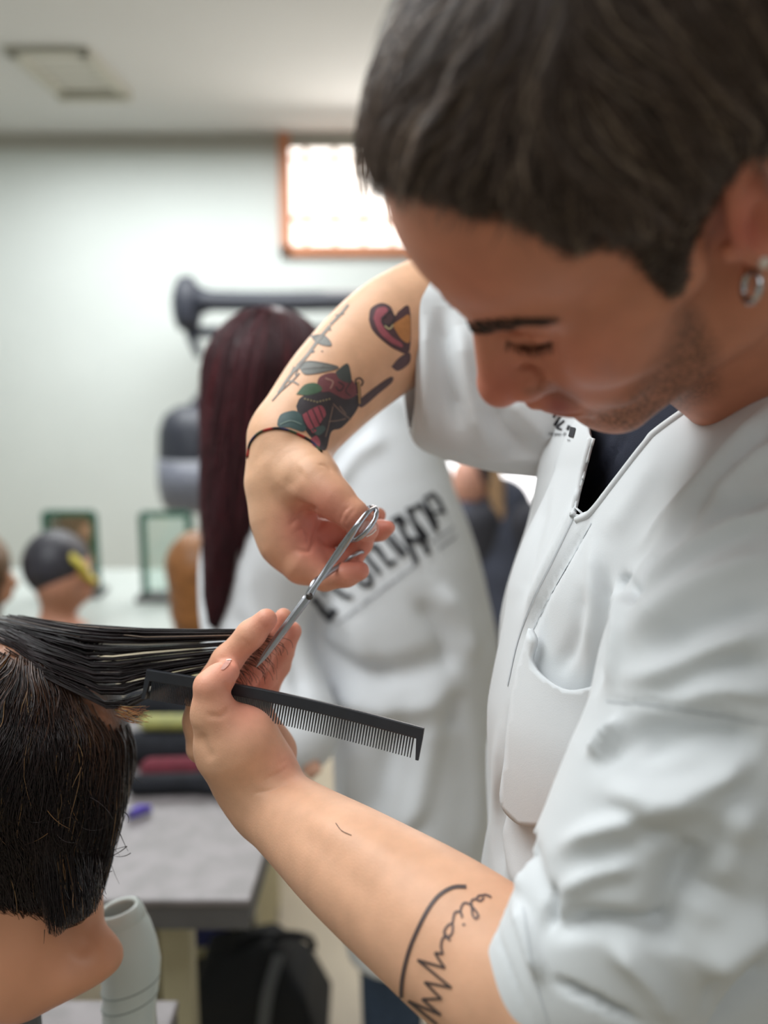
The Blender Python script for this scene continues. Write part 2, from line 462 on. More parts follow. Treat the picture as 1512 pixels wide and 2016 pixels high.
for i in range(6):
    wpart('slat', box((vcx, vy_lo+vl*(i+1)/7, CH_-.010), (vw-.1, .012, .006)), M_VENT, vent)
# ------------------------------------------------------------------ the hairdresser (person)
M_SKIN = mat('skin', attr=True, rough=0.48, noise=0.07, nscale=60, bump=0.12, bscale=700, sss=0.12, spec=0.35)
M_INK = mat('tattoo_ink', attr=True, rough=0.55, noise=0.12, nscale=150)
HR = np.array([[0.4688, -0.6539, -0.5939], [-0.5423, -0.7438, 0.3908], [0.6972, -0.1388, 0.7033]])
_u, _s, _v = np.linalg.svd(HR); HR = _u@_v
HT = np.array([0.1182, 0.1594, -0.4348])
def H(x, y, z): return HR@np.array([x, y, z], float)+HT
def hseg(a, b, r1, r2=None): return seg(H(*a), H(*b), r1, r2)
def hell(c, r, rot=None): return ell(H(*c), r, HR if rot is None else HR@rot)
def rotz(a): c, s = math.cos(a), math.sin(a); return np.array([[c, -s, 0], [s, c, 0], [0, 0, 1.0]])
def rotx(a): c, s = math.cos(a), math.sin(a); return np.array([[1.0, 0, 0], [0, c, -s], [0, s, c]])
person_base = on_z(1330, 2016, 0.0); person_base = np.array([0.30, 0.50, 0.0])
person = empty('person', person_base, 'person in white coat with tattooed arms bending over to cut hair', 'person')

hf = Field(0.0014)
hf.add(hell((0, -0.008, 0.052), (0.076, 0.098, 0.086)), 0.01)
hf.add(hell((0, 0.040, 0.052), (0.061, 0.054, 0.058)), 0.02)
hf.add(hell((0, 0.034, -0.022), (0.060, 0.050, 0.070)), 0.02)
for s in (1, -1):
    hf.add(hseg((s*0.050, -0.008, -0.066), (s*0.016, 0.066, -0.094), 0.020, 0.018), 0.02)
    hf.add(hell((s*0.042, 0.060, -0.018), (0.022, 0.023, 0.022)), 0.02)
    hf.add(hseg((s*0.012, 0.085, 0.026), (s*0.044, 0.073, 0.027), 0.0095, 0.008), 0.012)
    hf.add(hseg((s*0.048, 0.060, 0.0), (s*0.064, 0.020, 0.0), 0.012, 0.010), 0.02)
hf.add(hell((0, 0.072, -0.096), (0.020, 0.017, 0.016)), 0.016)
hf.add(hell((0, 0.080, -0.058), (0.030, 0.022, 0.027)), 0.016)
for s in (1, -1):
    hf.sub(hell((s*0.030, 0.099, 0.007), (0.017, 0.0150, 0.0125)), 0.012)
    hf.add(ell(H(s*0.0285, 0.0680, 0.005), (0.0138, 0.0138, 0.0138)), 0.0035)
    hf.add([hseg((s*0.016, 0.0785, -0.001), (s*0.028, 0.0820, -0.0035), 0.0016), hseg((s*0.028, 0.0820, -0.0035), (s*0.041, 0.0730, -0.001), 0.0016)], 0.003)
hf.add(hseg((0, 0.085, 0.018), (0, 0.105, -0.022), 0.0090, 0.0120), 0.010)
hf.add(hell((0, 0.1075, -0.027), (0.0125, 0.0125, 0.0115)), 0.006)
for s in (1, -1):
    hf.add(hseg((s*0.006, 0.084, 0.0), (s*0.011, 0.094, -0.026), 0.008, 0.0095), 0.008)
    hf.add(hell((s*0.0135, 0.0965, -0.0300), (0.0080, 0.0115, 0.0088)), 0.004)
    hf.add(hseg((s*0.024, 0.084, -0.026), (s*0.036, 0.068, -0.060), 0.007, 0.008), 0.016)
    hf.sub(hell((s*0.0075, 0.1010, -0.0405), (0.0042, 0.0060, 0.0050)), 0.002)
    hf.add(hseg((0, 0.1000, -0.0545), (s*0.022, 0.0885, -0.0610), 0.0050, 0.0025), 0.004)
    hf.add(hseg((0, 0.0950, -0.0660), (s*0.020, 0.0865, -0.0635), 0.0055, 0.0028), 0.004)
    hf.sub(hseg((0, 0.1065, -0.0606), (s*0.025, 0.0915, -0.0622), 0.0015), 0.002)
hf.sub(hseg((-0.012, 0.098, -0.0790), (0.012, 0.098, -0.0790), 0.006), 0.012)
# ear
for s in (1, -1):
    er = rotz(-s*0.35)
    hf.add(hell((s*0.0765, -0.014, 0.002), (0.0065, 0.017, 0.030), er), 0.004)
    hx = []
    for a in np.linspace(-2.3, 2.2, 14):
        hx.append(H(s*(0.0815+0.004*math.cos(a)), -0.0165-0.0165*math.cos(a)*0.95-0.002, 0.005+0.0290*math.sin(a)))
    hf.add([seg(hx[i], hx[i+1], 0.0036) for i in range(13)], 0.003)
    hf.add(hell((s*0.0755, -0.004, -0.029), (0.0055, 0.0085, 0.0105)), 0.004)
    hf.sub(hell((s*0.0850, -0.0125, -0.001), (0.0085, 0.0095, 0.0150)), 0.003)
    hf.add(hell((s*0.0755, 0.0015, -0.003), (0.0045, 0.0045, 0.0065)), 0.003)
# neck
NB = P(1600, 830, 0.59)
hf.add(seg(H(0, -0.035, -0.02), NB, 0.054, 0.050), 0.025)
hf.add(seg(H(0, 0.030, -0.075), NB+np.array([-0.02, 0.0, 0]), 0.024, 0.034), 0.025)
HV, HQ = hf.mesh(2)
HV = sculpt(HV, HQ, [
    ([(985, 660), (1030, 648), (1075, 648), (1105, 656)], 6, -0.0022), ([(1000, 668), (1040, 664), (1080, 664)], 9, 0.0016),
    ([(995, 672), (1035, 684), (1075, 680), (1100, 666)], 5, -0.0018), ([(1010, 700), (1050, 708), (1095, 695)], 10, 0.0010),
    ([(1015, 728), (1045, 720), (1063, 742), (1058, 768)], 6, -0.0034), ([(1035, 748), (1046, 758)], 7, 0.0010),
    ([(1066, 738), (1100, 775), (1150, 808), (1215, 826)], 9, -0.0022), ([(1090, 745), (1140, 780), (1200, 800)], 18, 0.0014),
    ([(930, 648), (970, 652), (1000, 662)], 12, -0.0012)], 0, .55)

# left forearm and hand (nearer the camera)
lf = Field(0.0015)
lf.add(px_chain([(1290, 1600, .50, 140), (1120, 1990, .485, 150), (1000, 1925, .50, 150)]), 0.02)
lf.add(px_limb([(1010, 1935, .50, 152), (860, 1822, .535, 136), (700, 1708, .58, 108), (595, 1630, .62, 82), (522, 1572, .65, 66)], 24), 0.006)
lf.add(px_chain([(522, 1572, .65, 64), (495, 1520, .65, 72), (455, 1470, .635, 70)]), 0.016)       # thenar mound
lf.add(px_chain([(455, 1470, .635, 66), (421, 1405, .625, 40), (413, 1352, .62, 31)]), 0.010)      # thumb metacarpal, phalanx
lf.add(px_chain([(413, 1352, .62, 30), (432, 1336, .625, 29), (449, 1322, .635, 23)]), 0.004)     # thumb tip
lf.add(px_chain([(490, 1450, .635, 58), (520, 1520, .65, 54)]), 0.012)
lf.add(px_chain([(530, 1560, .675, 48), (536, 1480, .69, 40), (500, 1400, .695, 36)]), 0.014)      # hypothenar, heel of the palm
lf.add(px_chain([(400, 1470, .675, 34), (389, 1420, .67, 24), (394, 1370, .66, 26)]), 0.010)       # index knuckle
lf.add(px_chain([(480, 1500, .68, 44), (440, 1400, .685, 40)]), 0.014)
lf.add(px_chain([(394, 1372, .66, 28), (447, 1300, .65, 28.5), (494, 1249, .645, 27), (524, 1220, .642, 22)]), 0.005)     # index
lf.add(px_chain([(440, 1390, .69, 30), (505, 1300, .685, 27), (540, 1245, .68, 24), (558, 1214, .675, 17)]), 0.004)       # middle
lf.add(px_chain([(462, 1395, .70, 30), (520, 1330, .70, 26), (555, 1275, .695, 24), (574, 1243, .69, 20)]), 0.004)        # ring
lf.add(px_chain([(490, 1400, .71, 28), (525, 1355, .71, 23), (550, 1310, .705, 21), (562, 1288, .70, 17)]), 0.004)        # little
LV, LQ = lf.mesh(2)
LV = sculpt(LV, LQ, [
    ([(497, 1562), (530, 1556), (560, 1546), (582, 1548)], 4, -0.0012), ([(520, 1535), (550, 1522), (570, 1508)], 4, -0.0008),
    ([(548, 1508), (565, 1495)], 4, -0.0006), ([(405, 1404), (420, 1410), (438, 1408), (452, 1392)], 6, -0.0012),
    ([(395, 1440), (405, 1470), (420, 1500)], 10, -0.0015), ([(438, 1345), (448, 1355), (446, 1366)], 5, -0.001),
    ([(475, 1258), (497, 1276)], 3.5, -0.0006, .6, .66), ([(508, 1222), (526, 1240)], 3.5, -0.0004, .6, .66),
    ([(430, 1292), (446, 1300), (462, 1312)], 5, -0.0006, .6, .66),
    ([(600, 1600), (700, 1650), (800, 1705)], 30, 0.0015), ([(560, 1600), (650, 1690), (760, 1790)], 26, -0.0010),
    ([(525, 1400), (545, 1370)], 4, -0.0008, .66, .75), ([(500, 1310), (530, 1330)], 4, -0.0008, .66, .75)])

# right forearm and hand
rf = Field(0.0015)
rf.add(px_chain([(1040, 700, .80, 95), (905, 616, .85, 98), (800, 642, .82, 98)]), 0.02)
rf.add(px_limb([(880, 596, .845, 102), (770, 660, .81, 105), (672, 745, .775, 94), (610, 815, .745, 82), (570, 868, .725, 73)], 24), 0.006)
rf.add(px_chain([(568, 870, .725, 74), (556, 950, .715, 66), (558, 1020, .712, 60)]), 0.015)
rf.add(px_chain([(558, 1020, .712, 58), (568, 1065, .71, 52), (598, 1108, .705, 44)]), 0.012)
rf.add(px_chain([(575, 895, .715, 66), (612, 945, .69, 52), (640, 968, .675, 40)]), 0.014)             # thenar
rf.add(px_chain([(622, 952, .68, 42), (660, 985, .67, 35), (694, 1014, .665, 31)]), 0.008)            # thumb
rf.add(px_chain([(694, 1014, .665, 31), (712, 1034, .668, 28), (722, 1043, .672, 24)]), 0.004)
rf.add(px_chain([(590, 1050, .715, 36), (640, 1052, .72, 28), (700, 1052, .725, 24), (748, 1044, .715, 20), (764, 1039, .71, 14)]), 0.004)   # middle
rf.add(px_chain([(592, 1030, .73, 34), (650, 1034, .745, 25), (715, 1022, .745, 20), (745, 1014, .74, 15)]), 0.004)                          # index
rf.add(px_chain([(598, 1092, .705, 38), (650, 1108, .71, 26), (690, 1100, .71, 23), (712, 1070, .705, 21), (722, 1052, .70, 18)]), 0.004)   # ring
rf.add(px_chain([(600, 1108, .70, 42), (640, 1138, .695, 25), (682, 1132, .69, 23), (708, 1124, .688, 19)]), 0.004)                         # little
RV, RQ = rf.mesh(2)
RV = sculpt(RV, RQ, [
    ([(578, 985), (600, 998), (625, 1006)], 7, -0.0025), ([(570, 1035), (590, 1012), (615, 1000)], 5, -0.0015),
    ([(580, 1082), (605, 1085), (614, 1075), (625, 1040), (640, 1025)], 5, -0.0022),
    ([(582, 1046), (598, 1040), (606, 1055), (605, 1075)], 4, -0.0014),
    ([(668, 1030), (676, 1008), (690, 995)], 3, -0.0008), ([(678, 1030), (690, 1012), (700, 1000)], 3, -0.0007),
    ([(625, 913), (642, 918), (655, 932)], 3, -0.0009), ([(560, 960), (580, 940), (600, 925)], 18, -0.0015),
    ([(640, 1108), (655, 1118), (648, 1132)], 4, -0.0012, .66, .72), ([(690, 1096), (706, 1104)], 4, -0.0010, .69, .72),
    ([(555, 870), (600, 860), (640, 880)], 14, -0.0012), ([(510, 900), (540, 930), (560, 960)], 22, 0.0012)])

# hidden torso and upper arms keep the figure in one piece
bf = Field(0.007)
bf.add(seg(NB, P(1380, 1250, .68), 0.055, 0.085), 0.03)
bf.add(seg(P(1330, 1250, .70), P(1280, 2300, .70), 0.085, 0.09), 0.03)
bf.add(seg(P(1590, 1010, .54), P(1170, 790, .82), 0.045, 0.034), 0.015)
bf.add(seg(P(1560, 1060, .52), P(1270, 1700, .50), 0.045, 0.042), 0.02)
bf.add(seg(P(1170, 780, .82), P(960, 640, .85), 0.034, 0.038), 0.01)
BV, BQ = bf.mesh(1)

# skin colour, in vertex colours (tan, redder on joints, palms, ear, nose, cheeks)
def skin_cols(V, base):
    c = np.tile(np.array(s2l(base)), (len(V), 1)); return c
def blush(c, V, spots, rgb, dmin=0, dmax=9):
    px = proj(V); t = np.array(s2l(rgb)); dep = -V[:, 2]
    for x, y, r, a in spots:
        wgt = a*np.exp(-(((px-np.array([x, y]))**2).sum(1))/(r*r))*((dep > dmin) & (dep < dmax))
        c += (t-c)*wgt[:, None]
    return c
hc = skin_cols(HV, (206, 138, 110))
hc = blush(hc, HV, [(985, 770, 70, .6), (1480, 400, 90, .5), (1470, 460, 40, .7), (1150, 720, 110, .3), (930, 570, 110, .2)], (190, 98, 82))
hc = blush(hc, HV, [(1100, 800, 34, .75)], (138, 64, 66))
lc = skin_cols(LV, (220, 170, 138))
lc = blush(lc, LV, [(510, 1330, 75, .75), (575, 1255, 60, .7), (530, 1225, 34, .5), (450, 1320, 30, .4), (395, 1350, 40, .35), (480, 1400, 60, .35), (570, 1500, 40, .4)], (222, 136, 120))
rc_ = skin_cols(RV, (222, 174, 140))
rc_ = blush(rc_, RV, [(640, 1060, 80, .8), (720, 1110, 70, .7), (765, 1030, 40, .7), (600, 1030, 50, .5), (715, 1040, 30, .4), (640, 990, 50, .25)], (208, 116, 104))
# eyebrow-to-hairline scalp, and beard shadow
HAIRLINE = [(700, 330), (760, 352), (800, 372), (860, 392), (930, 412), (1000, 425), (1060, 462), (1100, 498), (1140, 500), (1190, 474),
            (1225, 480), (1262, 520), (1292, 572), (1330, 580), (1352, 560), (1368, 480), (1392, 420), (1425, 370), (1470, 318), (1560, 290), (1700, 500),
            (1750, -900), (300, -900), (300, 250)]
def mirror_px(V):
    q = (V-HT)@HR; q[:, 0] = np.abs(q[:, 0]); return proj(q@HR.T+HT), q
mpx, mq = mirror_px(HV)
scalp = in_poly(mpx, HAIRLINE) & (mq[:, 2] > -0.02)
sd, _ = seg_dist(mpx, np.array(HAIRLINE[:20]))
edge = np.clip(sd/10, 0, 1)*0.5
hc[scalp] += (np.array(s2l((52, 38, 32)))-hc[scalp])*(0.45+edge[scalp])[:, None]
BEARD = [(1150, 800), (1215, 770), (1290, 690), (1320, 600), (1345, 572), (1385, 600), (1430, 680), (1430, 780), (1250, 880), (1120, 850)]
bd = in_poly(mpx, BEARD); bdd, _ = seg_dist(mpx, np.array(BEARD+BEARD[:1])); bw = np.where(bd, np.clip(bdd/38, 0, 1), 0)*0.72
bw *= RNG.uniform(0.3, 1.25, len(bw))
hc += (np.array(s2l((92, 66, 50)))-hc)*bw[:, None]
mou = [(1040, 770), (1075, 768), (1110, 780), (1135, 792), (1120, 778), (1080, 758)]
md, _ = seg_dist(mpx, np.array(mou)); hc += (np.array(s2l((112, 78, 62)))-hc)*(0.4*np.exp(-(md/10)**2))[:, None]
bv, bq = merge([(HV, HQ), (LV, LQ), (RV, RQ), (BV, BQ)])
body = mk('body', bv, bq, M_SKIN, person, cols=np.concatenate([hc, lc, rc_, skin_cols(BV, (200, 150, 115))]))
S_HEAD, S_L, S_R = Surf(HV, HQ), Surf(LV, LQ), Surf(RV, RQ)
# ---- hair, eyebrows, lashes, earrings
M_HAIR = mat('brown_hair', attr=True, rough=0.36, spec=0.5)
def flow_at(px, ctrl):
    c = np.asarray(ctrl, float); d2 = ((px[:, None, :]-c[None, :, :2])**2).sum(-1)+200.0
    wgt = 1/d2**1.5; v = (wgt[..., None]*c[None, :, 2:4]).sum(1); return nrm(v)
def sample_faces(V, Q, mask, n, wfun=None):
    ok = mask[Q].all(1); q = Q[ok]; c = V[q].mean(1)
    ar = np.linalg.norm(np.cross(V[q[:, 2]]-V[q[:, 0]], V[q[:, 3]]-V[q[:, 1]]), axis=1)
    pw = ar if wfun is None else ar*wfun(c)
    i = RNG.choice(len(q), n, p=pw/pw.sum()); a, b = RNG.random((2, n, 1))
    v = V[q[i]]; return (v[:, 0]*(1-a)+v[:, 1]*a)*(1-b)+(v[:, 3]*(1-a)+v[:, 2]*a)*b
def grow(roots, surf, dirfun, length, height, steps=8, wav=0.0015, lock=0.0):
    """strands that walk over a surface along a direction field and rise above it"""
    S = len(roots); out = np.zeros((S, steps, 3)); q = roots.copy()
    ph = RNG.random(S)*6.28; rnd = RNG.uniform(0.35, 1.0, S)
    if lock:     # neighbouring strands bend and lie together, as locks
        a_ = np.sin(roots[:, 0]*230+roots[:, 1]*90)+np.sin(roots[:, 1]*260-roots[:, 2]*140+1.3)+np.sin(roots[:, 2]*210+roots[:, 0]*110+2.1)
        ph = a_*1.5+RNG.normal(0, 0.25, S); rnd = np.clip(0.62+lock*0.22*np.sin(a_*2.3)+RNG.normal(0, 0.10, S), 0.2, 1.1)
    for k in range(steps):
        n = np.zeros((S, 3))
        for i in range(S):
            l, nn, _ = surf.near(q[i]); q[i] = l; n[i] = nn
        t = k/(steps-1)
        d = dirfun(q, t); d = d-(d*n).sum(1, keepdims=True)*n; d = nrm(d)
        side = np.cross(n, d)
        hgt = height*rnd*math.sin(min(1.0, t*1.25)*math.pi/2)+0.0006
        out[:, k] = q+n*hgt[:, None]+side*(wav*t*np.sin(ph+5*t+q[:, 0]*(0 if lock else 90)))[:, None]
        q = q+d*(length/(steps-1))[:, None]
    return out
HFLOW = [(850, 150, -.9, .4), (760, 280, -.6, .75), (900, 300, -.8, .55), (1000, 120, -.7, .6), (1070, 200, -.1, 1), (1150, 280, .6, .8), (1250, 300, .8, .6),
         (1350, 350, .55, .85), (1250, 430, .6, .8), (1300, 530, .3, .95), (1060, 380, .2, 1), (1000, 20, -.5, .8), (1200, 120, .85, .5), (1400, 150, .9, .4),
         (950, 360, -.6, .8), (820, 320, -.75, .6), (1120, 450, .5, .85), (1450, 280, .7, .7), (1180, 380, .6, .8), (900, 40, -.9, .35)]
def hdir(q, t):
    f = flow_at(proj(q), HFLOW); return np.stack([f[:, 0], -f[:, 1], np.zeros(len(f))], 1)
vis = scalp
def wgt(c): return np.where(normals_facing(c), 1.0, 0.25)
def normals_facing(c): return ((c-HT)@HR)[:, 0] > -0.035
roots = sample_faces(HV, HQ, scalp, 9000, wgt)
rpx, _ = mirror_px(roots); dl, _ = seg_dist(rpx, np.array(HAIRLINE[:20]))
top = np.clip((dl-10)/220, 0, 1)
front = np.exp(-(((rpx-np.array([800, 250]))/np.array([130, 150]))**2).sum(1))
length = np.minimum(0.070, 0.003+dl/4800)*RNG.uniform(0.75, 1.05, len(dl)); front2 = np.exp(-(((rpx-np.array([765, 300]))/np.array([60, 75]))**2).sum(1)); height = 0.0012+0.0130*top+0.008*front2
hs = grow(roots, S_HEAD, hdir, length, height, 8, 0.0060, 1.0)
hr = np.linspace(1, 0.35, 8)[None, :]*RNG.uniform(0.00032, 0.00055, len(hs))[:, None]
hv, hq = tubes(hs, hr)
hcol = np.array(s2l((96, 79, 69)))*RNG.uniform(0.45, 1.2, (len(hs), 1)); lt = RNG.random(len(hs)) < 0.10
hcol[lt] = np.array(s2l((170, 148, 128)))*RNG.uniform(0.7, 1.1, (lt.sum(), 1))
hair = mk('hair', hv, hq, M_HAIR, person, cols=np.repeat(hcol, 8*3, 0)); tag(hair, 'short dark brown swept hair', kind='stuff')

def brow_strands(poly_c, wdt, n, ln, dirs, r, surf, mirror=True):
    out = []
    pl = spline(poly_c, 60)
    for i in range(n):
        t = random.random(); j = int(t*(len(pl)-1)); p = pl[j]
        ww = wdt*(0.25+0.9*math.sin(math.pi*min(1, t*0.72+0.28)))
        q = p+np.array([random.gauss(0, 3), random.uniform(-.5, .5)*ww])
        a = math.radians(dirs[0]+(dirs[1]-dirs[0])*t+random.uniform(-14, 14))
        l0, n0 = surf.hit(*q)
        if l0 is None: continue
        pts = []
        for s in np.linspace(0, 1, 4):
            l, nn, _ = surf.near(l0+np.array([math.cos(a), -math.sin(a), 0])*ln*s); pts.append(l+n0*(0.0004+0.0007*math.sin(s*2.4)))
        out.append(pts)
    out = np.array(out)
    if mirror:
        loc = (out-HT)@HR; loc[..., 0] *= -1; out = np.concatenate([out, loc@HR.T+HT])
    R_ = np.linspace(1, .3, 4)[None, :]*np.full(len(out), r)[:, None]
    return tubes(out, R_)
ev, eq = brow_strands([(915, 643), (945, 640), (985, 634), (1030, 630), (1080, 628)], 20, 230, 0.007, (-25, 10), 0.00028, S_HEAD)
eb = mk('eyebrows', ev, eq, mat('eyebrow_hair', (58, 42, 36), rough=0.6), person); tag(eb, 'thick dark eyebrows', kind='stuff')
ls = []
for t in np.linspace(0, 1, 34):
    x = 998+t*88+random.uniform(-2, 2); y = 672+10*math.sin(math.pi*t)
    l, n = S_HEAD.hit(x, y)
    a = math.radians(-118+56*t+random.uniform(-8, 8)); dv = np.array([math.cos(a), math.sin(a), 0.35]); dv = nrm(dv+n*0.5)
    ls.append([l+dv*0.0085*s+np.array([0, 0.0016*s*s, 0]) for s in np.linspace(0, 1, 4)])
ls = np.array(ls); loc = (ls-HT)@HR; loc[..., 0] *= -1; ls = np.concatenate([ls, loc@HR.T+HT])
lv, lq = tubes(ls, np.linspace(1, .3, 4)[None]*np.full((len(ls), 1), 0.00036))
tag(mk('eyelashes', lv, lq, mat('lash_hair', (30, 20, 20), rough=0.6), person), 'dark downcast eyelashes', kind='stuff')
# earrings: a hoop through the lobe and a pearl stud
M_STEEL = mat('steel', (196, 198, 202), rough=0.22, metal=1.0, noise=0.05, nscale=40)
hp = S_HEAD.hit(1472, 545)[0]; 
if hp is None: hp = P(1472, 545, .41)
ct = hp+np.array([0.0006, -0.0052, 0.0022])
ring = [ct+np.array([0.0014*math.cos(a), 0.0068*math.sin(a), 0.0055*math.cos(a)]) for a in np.linspace(0, 2*math.pi, 25)]
tv, tf = tube(ring, 0.0017, 8, False)
tag(mk('hoop_earring', tv, tf, M_STEEL, person), 'silver hoop earring')
sp = S_HEAD.hit(1500, 520)[0]
if sp is None: sp = P(1500, 520, .40)
lv_, lf_ = lathe([(0.0001, -0.003), (0.0020, -0.0024), (0.0030, 0), (0.0020, 0.0024), (0.0001, 0.003)], 14)
tag(mk('stud_earring', lv_+sp+np.array([0, 0, 0.002]), lf_, mat('pearl', (225, 215, 205), rough=0.2, coat=0.5), person), 'pearl stud earring')
# ---- clothes of the hairdresser
M_COAT = mat('white_cotton', (214, 217, 219), rough=0.85, noise=0.02, nscale=8, bump=0.10, bscale=1500, sheen=0.15)
M_THREAD = mat('stitching', (190, 194, 198), rough=0.9, noise=0.05)
M_PRINT = mat('black_print', (34, 34, 40), rough=0.7, noise=0.08)
M_NAVY = mat('navy_jersey', (26, 30, 46), rough=0.9, noise=0.15, nscale=60, bump=0.2, bscale=900)
cf = Field(0.0030)
cf.add(seg(P(1570, 850, .60), P(1440, 1000, .64), 0.085, 0.105), 0.03)                       # upper chest
cf.add(px_chain([(1330, 960, .66, 235), (1290, 1200, .66, 270), (1262, 1420, .66, 282), (1255, 1800, .67, 295), (1265, 2250, .68, 310)]), 0.03)
cf.add(px_chain([(1300, 960, .76, 240), (1270, 1250, .76, 268), (1255, 1500, .76, 280), (1250, 2250, .78, 300)]), 0.03)
cf.add(px_chain([(1290, 930, .76, 205), (1222, 812, .775, 136)]), 0.03)
cf.add(px_chain([(1620, 960, .53, 230), (1420, 1060, .58, 190), (1330, 1200, .60, 215)]), 0.03)   # left shoulder
cf.add(px_chain([(1600, 1060, .50, 260), (1470, 1330, .485, 262), (1345, 1600, .475, 235)]), 0.025)
cf.add(px_chain([(1345, 1600, .475, 232), (1275, 1720, .475, 208), (1180, 1860, .49, 205), (1090, 1910, .50, 190)]), 0.018)
hem_c = P(1010, 1935, .50); hem_n = nrm(P(860, 1825, .535)-P(1090, 1985, .49))
cf.cut(P(1008, 1925, .50), hem_n, 0.003) if False else None
CV, CQ = cf.mesh(3)
# sleeve opening: slice the cloth off beyond the hem
dd = (CV-P(985, 1905, .50))@hem_n; pxC = proj(CV)
near_arm = (pxC[:, 1] > 1640) & (pxC[:, 0] < 1230) & (-CV[:, 2] < .585)
keep = ~(near_arm & (dd > 0.0)); CQ = CQ[keep[CQ].any(1)]
over = near_arm & (dd > 0); CV[over] -= hem_n*dd[over][:, None]
CV0 = CV.copy()
CV = sculpt(CV, CQ, [
    # sleeve
    ([(1195, 1380), (1300, 1390), (1400, 1405), (1530, 1428)], 4, -0.0022), ([(1195, 1366), (1300, 1376), (1400, 1391), (1530, 1412)], 7, 0.0012),
    ([(1225, 1492), (1330, 1452), (1420, 1450), (1500, 1472)], 34, -0.0105), ([(1190, 1560), (1300, 1575), (1400, 1545), (1480, 1480)], 26, 0.0116),
    ([(1168, 1515), (1215, 1472), (1260, 1440), (1330, 1420)], 20, -0.0040), ([(1160, 1490), (1190, 1460), (1220, 1415)], 9, 0.0087),
    ([(1100, 1675), (1180, 1640), (1300, 1605), (1420, 1580)], 22, 0.0101), ([(1100, 1760), (1180, 1720), (1260, 1700)], 18, 0.0058),
    ([(1080, 1835), (1150, 1815), (1260, 1830), (1340, 1870)], 22, -0.0116), ([(1090, 1740), (1084, 1790), (1078, 1830)], 9, -0.0087),
    ([(1015, 1775), (1040, 1830), (1058, 1900), (1062, 1930)], 11, 0.0087), ([(1350, 1660), (1330, 1760), (1310, 1880)], 45, -0.0145),
    ([(1530, 1790), (1450, 1850), (1380, 1915)], 28, 0.0116), ([(1530, 1900), (1440, 1950), (1390, 2000)], 26, -0.0116),
    ([(1090, 1930), (1180, 1975), (1260, 2016)], 8, -0.0087), ([(1480, 1560), (1440, 1660), (1400, 1760)], 40, 0.0101),
    ([(1200, 1850), (1280, 1930), (1330, 2016)], 22, 0.0072), ([(1230, 1600), (1330, 1660), (1400, 1700)], 22, -0.0058),
    ([(1440, 1620), (1400, 1720), (1380, 1800)], 60, -0.010), ([(990, 1765), (978, 1830), (1004, 1905), (1046, 2016)], 4, -0.0016),
    # shoulder and chest
    ([(1226, 1130), (1240, 1165), (1246, 1190)], 12, -0.010), ([(1250, 1180), (1275, 1130), (1290, 1085)], 14, -0.009),
    ([(1246, 1195), (1330, 1110), (1420, 1050), (1530, 1000)], 16, 0.008), ([(1275, 1100), (1360, 1040), (1450, 1000), (1530, 975)], 18, -0.007),
    ([(1260, 1085), (1330, 1010), (1430, 900), (1530, 790)], 15, 0.007), ([(1290, 1080), (1360, 1000), (1450, 910), (1530, 835)], 12, -0.007),
    ([(1530, 870), (1450, 930), (1390, 990)], 18, 0.006), ([(1225, 1260), (1320, 1180), (1420, 1130), (1530, 1090)], 26, 0.007),
    ([(1270, 1290), (1370, 1235), (1530, 1190)], 30, -0.008), ([(1220, 1340), (1330, 1320), (1450, 1260), (1530, 1240)], 24, 0.006),
    ([(1280, 1360), (1400, 1310), (1530, 1310)], 22, -0.006), ([(1330, 1380), (1430, 1360), (1530, 1370)], 16, 0.005),
    ([(1195, 1110), (1192, 1200), (1180, 1300), (1165, 1372)], 13, -0.006), ([(1218, 1130), (1215, 1250), (1200, 1360)], 12, 0.005),
    ([(1150, 1150), (1140, 1240), (1100, 1330)], 16, -0.004), ([(1170, 1060), (1165, 1150), (1150, 1290)], 14, 0.004),
    ([(1150, 960), (1105, 1060), (1060, 1150), (1030, 1240)], 10, 0.004), ([(1170, 1010), (1120, 1090), (1075, 1170), (1040, 1260)], 8, -0.004),
    ([(1300, 900), (1250, 980), (1190, 1060)], 22, 0.003), ([(1080, 960), (1050, 1080), (1020, 1200)], 12, -0.003),
    ([(1005, 1400), (1010, 1500), (985, 1600), (985, 1760)], 10, -0.006), ([(990, 1600), (1010, 1700), (1030, 1760)], 12, 0.004),
    ([(1040, 1640), (1060, 1720), (1080, 1780)], 14, -0.004), ([(985, 1420), (975, 1560), (965, 1700)], 9, 0.003)], 0, .95)
# V neck: the coat is open above the placket
VNECK = [(1166, 862), (1148, 930), (1128, 1018), (1158, 1004), (1205, 945), (1262, 872), (1294, 838), (1420, 752), (1600, 640), (1600, 400), (1060, 400), (1060, 700), (1138, 770)]
pxC = proj(CV); NC = normals(CV, CQ)
front_ = ((-nrm(CV)*NC).sum(1) > -0.1) & (-CV[:, 2] < 0.80)
inn = in_poly(pxC, VNECK) & front_
opn = inn[CQ].all(1); CQ2 = CQ[~opn]
# snap the cut edge to the outline so that the lapel edge runs clean
edge_v = np.unique(CQ2[inn[CQ2].any(1)]); ev_ = edge_v[inn[edge_v]]
pl = spline(np.array(VNECK[:9]), 160)
for i in ev_:
    d2 = ((pl-pxC[i])**2).sum(1); j = d2.argmin()
    if d2[j] < 900: CV[i] = P(pl[j][0], pl[j][1], -CV[i][2])
